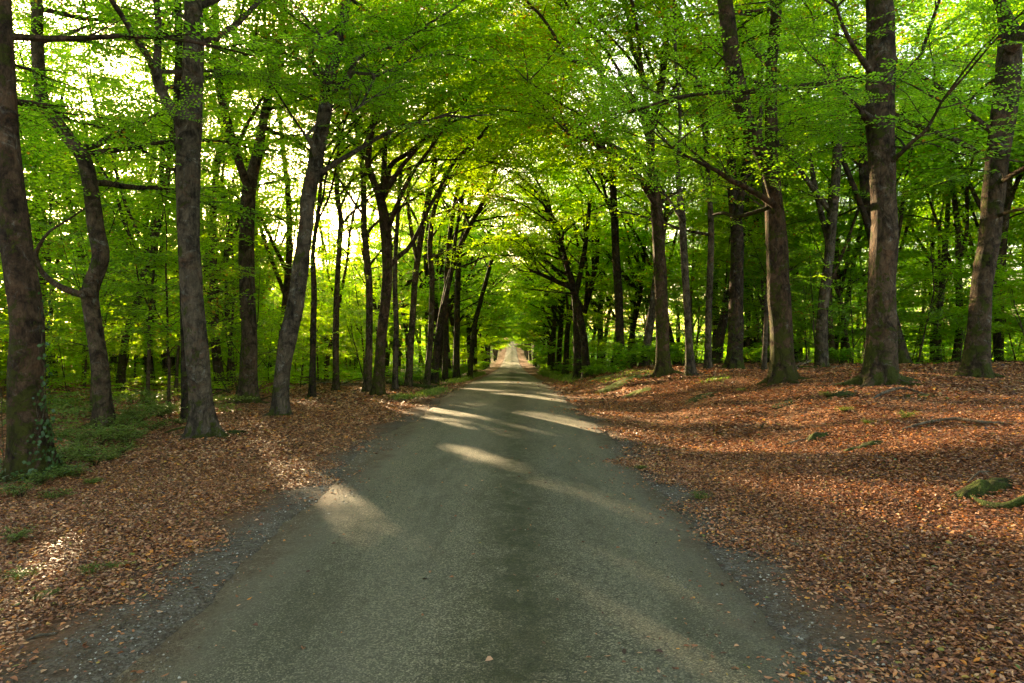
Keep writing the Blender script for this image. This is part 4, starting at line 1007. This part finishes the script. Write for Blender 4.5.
# heaps of dead sticks, each a thing
def heap(px, py, n, spread, L, group, where, seed):
    x0, y0 = px_ground(px, py); g = np.random.default_rng(seed)
    protos = []
    for k in range(4):
        pts = np.cumsum(np.vstack([[0, 0, 0], g.normal(0, .05, (4, 3)) + [L / 4, 0, 0]]), 0); pc, rc = catmull(pts, [.028, .024, .018, .012, .004], .1)
        G = Geo(); G.add(*tube(pc, rc, 7, rough=.12, seed=k))
        for q in (len(pc) // 2, len(pc) * 3 // 4):
            d = np.array([.5, g.choice([-1, 1]) * .5, g.normal(0, .3)]); G.add(*tube(np.array([pc[q], pc[q] + d * L * .15, pc[q] + d * L * .3]), [rc[q] * .6, rc[q] * .4, .002], 5, cap_end=False))
        V, Q = G.get(); protos.append(mk_mesh('dead_stick', V, Q, [M[g.choice(['wood_dead', 'bark', 'moss_wood'])]], smooth=True))
    for k in range(n):
        x = x0 + g.normal(0, spread); y = y0 + g.normal(0, spread * .6); h = g.uniform(.03, .35) * math.exp(-((x - x0) / spread) ** 2)
        o = mk_obj('dead_stick', protos[k % 4], None, (x, y, float(ground(x, y)) + h), label='dead stick in the tangled heap %s' % where, cat='stick', group=group)
        o.rotation_euler = (g.uniform(0, 6), g.uniform(-.25, .15), g.uniform(0, 6.28)); s = g.uniform(.6, 1.15); o.scale = (s, s, s)
heap(228, 400, 20, .7, 1.3, 'dead sticks heaped by the twin-stemmed beech', 'at the foot of the twin-stemmed beech', 3)
heap(322, 386, 22, .9, 1.5, 'dead sticks heaped behind the leaning beech', 'behind the leaning pale beech', 4)
heap(820, 368, 12, 1.0, 1.5, 'dead sticks on the bank past the massive beech', 'on the bank behind the massive knotted beech', 5)

# low leafy plants
def leafy(seed, R_, h, nst, ls, leaf_n=9):
    g = np.random.default_rng(seed); V = []; T = Geo()
    for k in range(nst):
        a = g.uniform(0, 6.28); l = R_ * g.uniform(.5, 1.1); hh = h * g.uniform(.5, 1.1)
        t = np.linspace(0, 1, 6)[:, None]; pts = np.array([0, 0, 0]) + np.hstack([np.cos(a) * l * t, np.sin(a) * l * t, hh * (2.2 * t - 1.5 * t * t)])
        T.add(*tube(pts, np.linspace(.004, .0015, 6), 3, cap_end=False))
        for i in range(leaf_n):
            u = g.uniform(.2, 1); c = np.array([np.cos(a) * l * u, np.sin(a) * l * u, hh * (2.2 * u - 1.5 * u * u)]) + g.normal(0, .02, 3)
            b = g.uniform(0, 6.28); L = ls * g.uniform(.6, 1.2); d = np.array([np.cos(b), np.sin(b), g.uniform(-.4, .3)]); s = np.array([-np.sin(b), np.cos(b), g.normal(0, .25)]) * L * .32
            V.append([c, c + d * L * .45 + s + [0, 0, .1 * L], c + d * L, c + d * L * .45 - s + [0, 0, .1 * L]])
    A = np.array(V).reshape(-1, 3); tv, tq = T.get(); nq = len(A) // 4
    me = mk_mesh('foliage', np.vstack([A, tv]), np.vstack([np.arange(len(A)).reshape(-1, 4), tq + len(A)]), [M['leaf_low'], M['bark']], np.r_[np.zeros(nq, int), np.ones(len(tq), int)])
    return me
BR = [leafy(31 + k, *p, 16) for k, p in enumerate([(.42, .26, 30, .05), (.34, .20, 26, .045), (.5, .38, 34, .055)])]
FE = [leafy(41, .55, .4, 22, .10, 20), leafy(42, .8, .7, 30, .11, 26)]
for _m in FE: _m.materials[0] = M['leaf']
def plant(name, me, px, py, s, label, cat, group, xy=None):
    x, y = xy or px_ground(px, py)
    o = mk_obj(name, me, None, (x, y, float(ground(x, y))), label=label, cat=cat, group=group); o.rotation_euler = (0, 0, rnd.uniform(0, 6.28)); o.scale = (s, s, s)
for k, (px, py, s) in enumerate([(62, 462, 1), (80, 452, 1.1), (100, 447, 1), (120, 455, .8), (8, 470, 1), (95, 468, .8), (70, 478, .7), (135, 440, .9), (140, 425, 1.2), (160, 418, 1.3), (180, 425, .8), (120, 432, 1),
                                 (20, 580, .35), (45, 600, .3), (12, 545, .4), (88, 575, .3), (115, 570, .3), (150, 408, 1.5), (130, 402, 1.6), (60, 440, 1.2), (20, 500, .6), (55, 500, .5), (52, 478, .9), (66, 470, .9), (88, 460, 1.), (108, 462, .8), (40, 486, .6), (112, 442, 1.2), (76, 444, 1.2), (128, 448, .9), (150, 432, 1), (90, 486, .5)]):
    plant('bramble_plant', BR[k % 3], px, py, s, 'low leafy bramble plant scattered on the litter between the ivy-clad trunk and the three-forked beech' if py < 490 else 'small green seedling poking through the leaf litter by the road', 'plant',
          'low brambles round the ivy-clad trunk' if py < 490 else 'small seedlings in the litter')
for k, (px, py) in enumerate([(845, 412), (870, 425), (828, 398), (742, 392), (720, 382), (905, 420), (700, 500), (640, 470)]):
    plant('small_weed', BR[k % 3], px, py, .35, 'small green weed sprouting on the shaded leaf slope', 'plant', 'small weeds on the leaf slope')
k = 0
for sx in (-1, 1):
    yy = 28.0 if sx > 0 else 31.0
    while yy < 120:
        x = sx * rnd.uniform(3.6, 5.2) - .17; s = rnd.uniform(.7, 1.25) * (1 + yy / 110)
        plant('verge_shrub', FE[k % 2], 0, 0, s, 'leafy shrub fringing the %s verge further down the road' % ('sunlit' if sx < 0 else 'shaded'), 'shrub', 'shrubs along the %s verge' % ('sunlit' if sx < 0 else 'shaded'), (x, yy)); yy += rnd.uniform(1.8, 3.0) * (1 + yy / 90); k += 1
for k, (x, y, s) in enumerate([(4.6, 29, 1.6), (5.4, 31, 2), (6.2, 28.5, 1.4), (7.5, 30, 1.6), (6.8, 33, 2), (9.5, 27, 1.2), (11, 29, 1.5), (13, 27, 1.2)]):
    plant('verge_shrub', FE[1], 0, 0, s, 'bushy green shrub among the trunks behind the mossy hump', 'shrub', 'shrubs behind the mossy hump', (x, y))

# ivy on the nearest trunk and round its foot
def ivy():
    b = np.array([at(31, 470, 9.1)[0], 9.1, 0.]); b[2] = float(ground(b[0], b[1])); g = np.random.default_rng(5); V = []; T = Geo()
    line = [(31, 470, 21), (29, 440, 21), (25, 390, 19), (27, 330, 18), (20, 270, 17)]
    P = np.array([at(x, y, 9.1) for x, y, w in line]); r = np.array([w * 9.1 / F for x, y, w in line]); P[0] = b
    Pc, rc = catmull(P, r, .05)
    for s in range(5):
        a = g.uniform(-2.6, .2); hi = int(len(Pc) * g.uniform(.35, 1)); pts = []
        for q in range(0, hi, 2):
            a += g.normal(0, .10); c = Pc[q] + np.array([np.cos(a), np.sin(a), 0]) * (rc[q] * 1.02 + .12 * math.exp(-(Pc[q][2] - b[2]) / .2)); pts.append(c)
            for _ in range(g.integers(1, 4) + (3 if q < 16 else 0)):
                o = np.array([np.cos(a), np.sin(a), 0]); tt = np.array([-np.sin(a), np.cos(a), 0]); cc = c + tt * g.normal(0, .05) + o * g.uniform(.005, .05) + [0, 0, g.normal(0, .03)]
                L = g.uniform(.035, .065); e = g.uniform(0, 6.28); d = tt * np.cos(e) + np.array([0, 0, 1]) * np.sin(e) + o * g.uniform(0, .6); s_ = np.cross(d, o) * .45
                V.append([cc, cc + (d * .4 + s_) * L, cc + d * L, cc + (d * .4 - s_) * L])
        T.add(*tube(np.array(pts), np.full(len(pts), .006), 4, cap_end=False))
    for _ in range(260):
        a = g.uniform(-3.1, .3); rr = rc[0] * g.uniform(1.1, 2.3); x = b[0] + np.cos(a) * rr; y = b[1] + np.sin(a) * rr
        cc = np.array([x, y, float(ground(x, y)) + g.uniform(.01, .16)]); L = g.uniform(.04, .07); e = g.uniform(0, 6.28); d = np.array([np.cos(e), np.sin(e), g.uniform(-.2, .4)]); s_ = np.array([-np.sin(e), np.cos(e), g.normal(0, .3)]) * .42
        V.append([cc, cc + (d * .4 + s_) * L, cc + d * L, cc + (d * .4 - s_) * L])
    A = np.array(V).reshape(-1, 3); tv, tq = T.get(); nq = len(A) // 4
    mk_obj('ivy', mk_mesh('ivy', np.vstack([A, tv]) - b, np.vstack([np.arange(len(A)).reshape(-1, 4), tq + len(A)]), [M['ivy'], M['bark']], np.r_[np.zeros(nq, int), np.ones(len(tq), int)]), None, b,
           label='dark ivy creeping up the mossy trunk beside the low brambles', cat='ivy')
ivy()
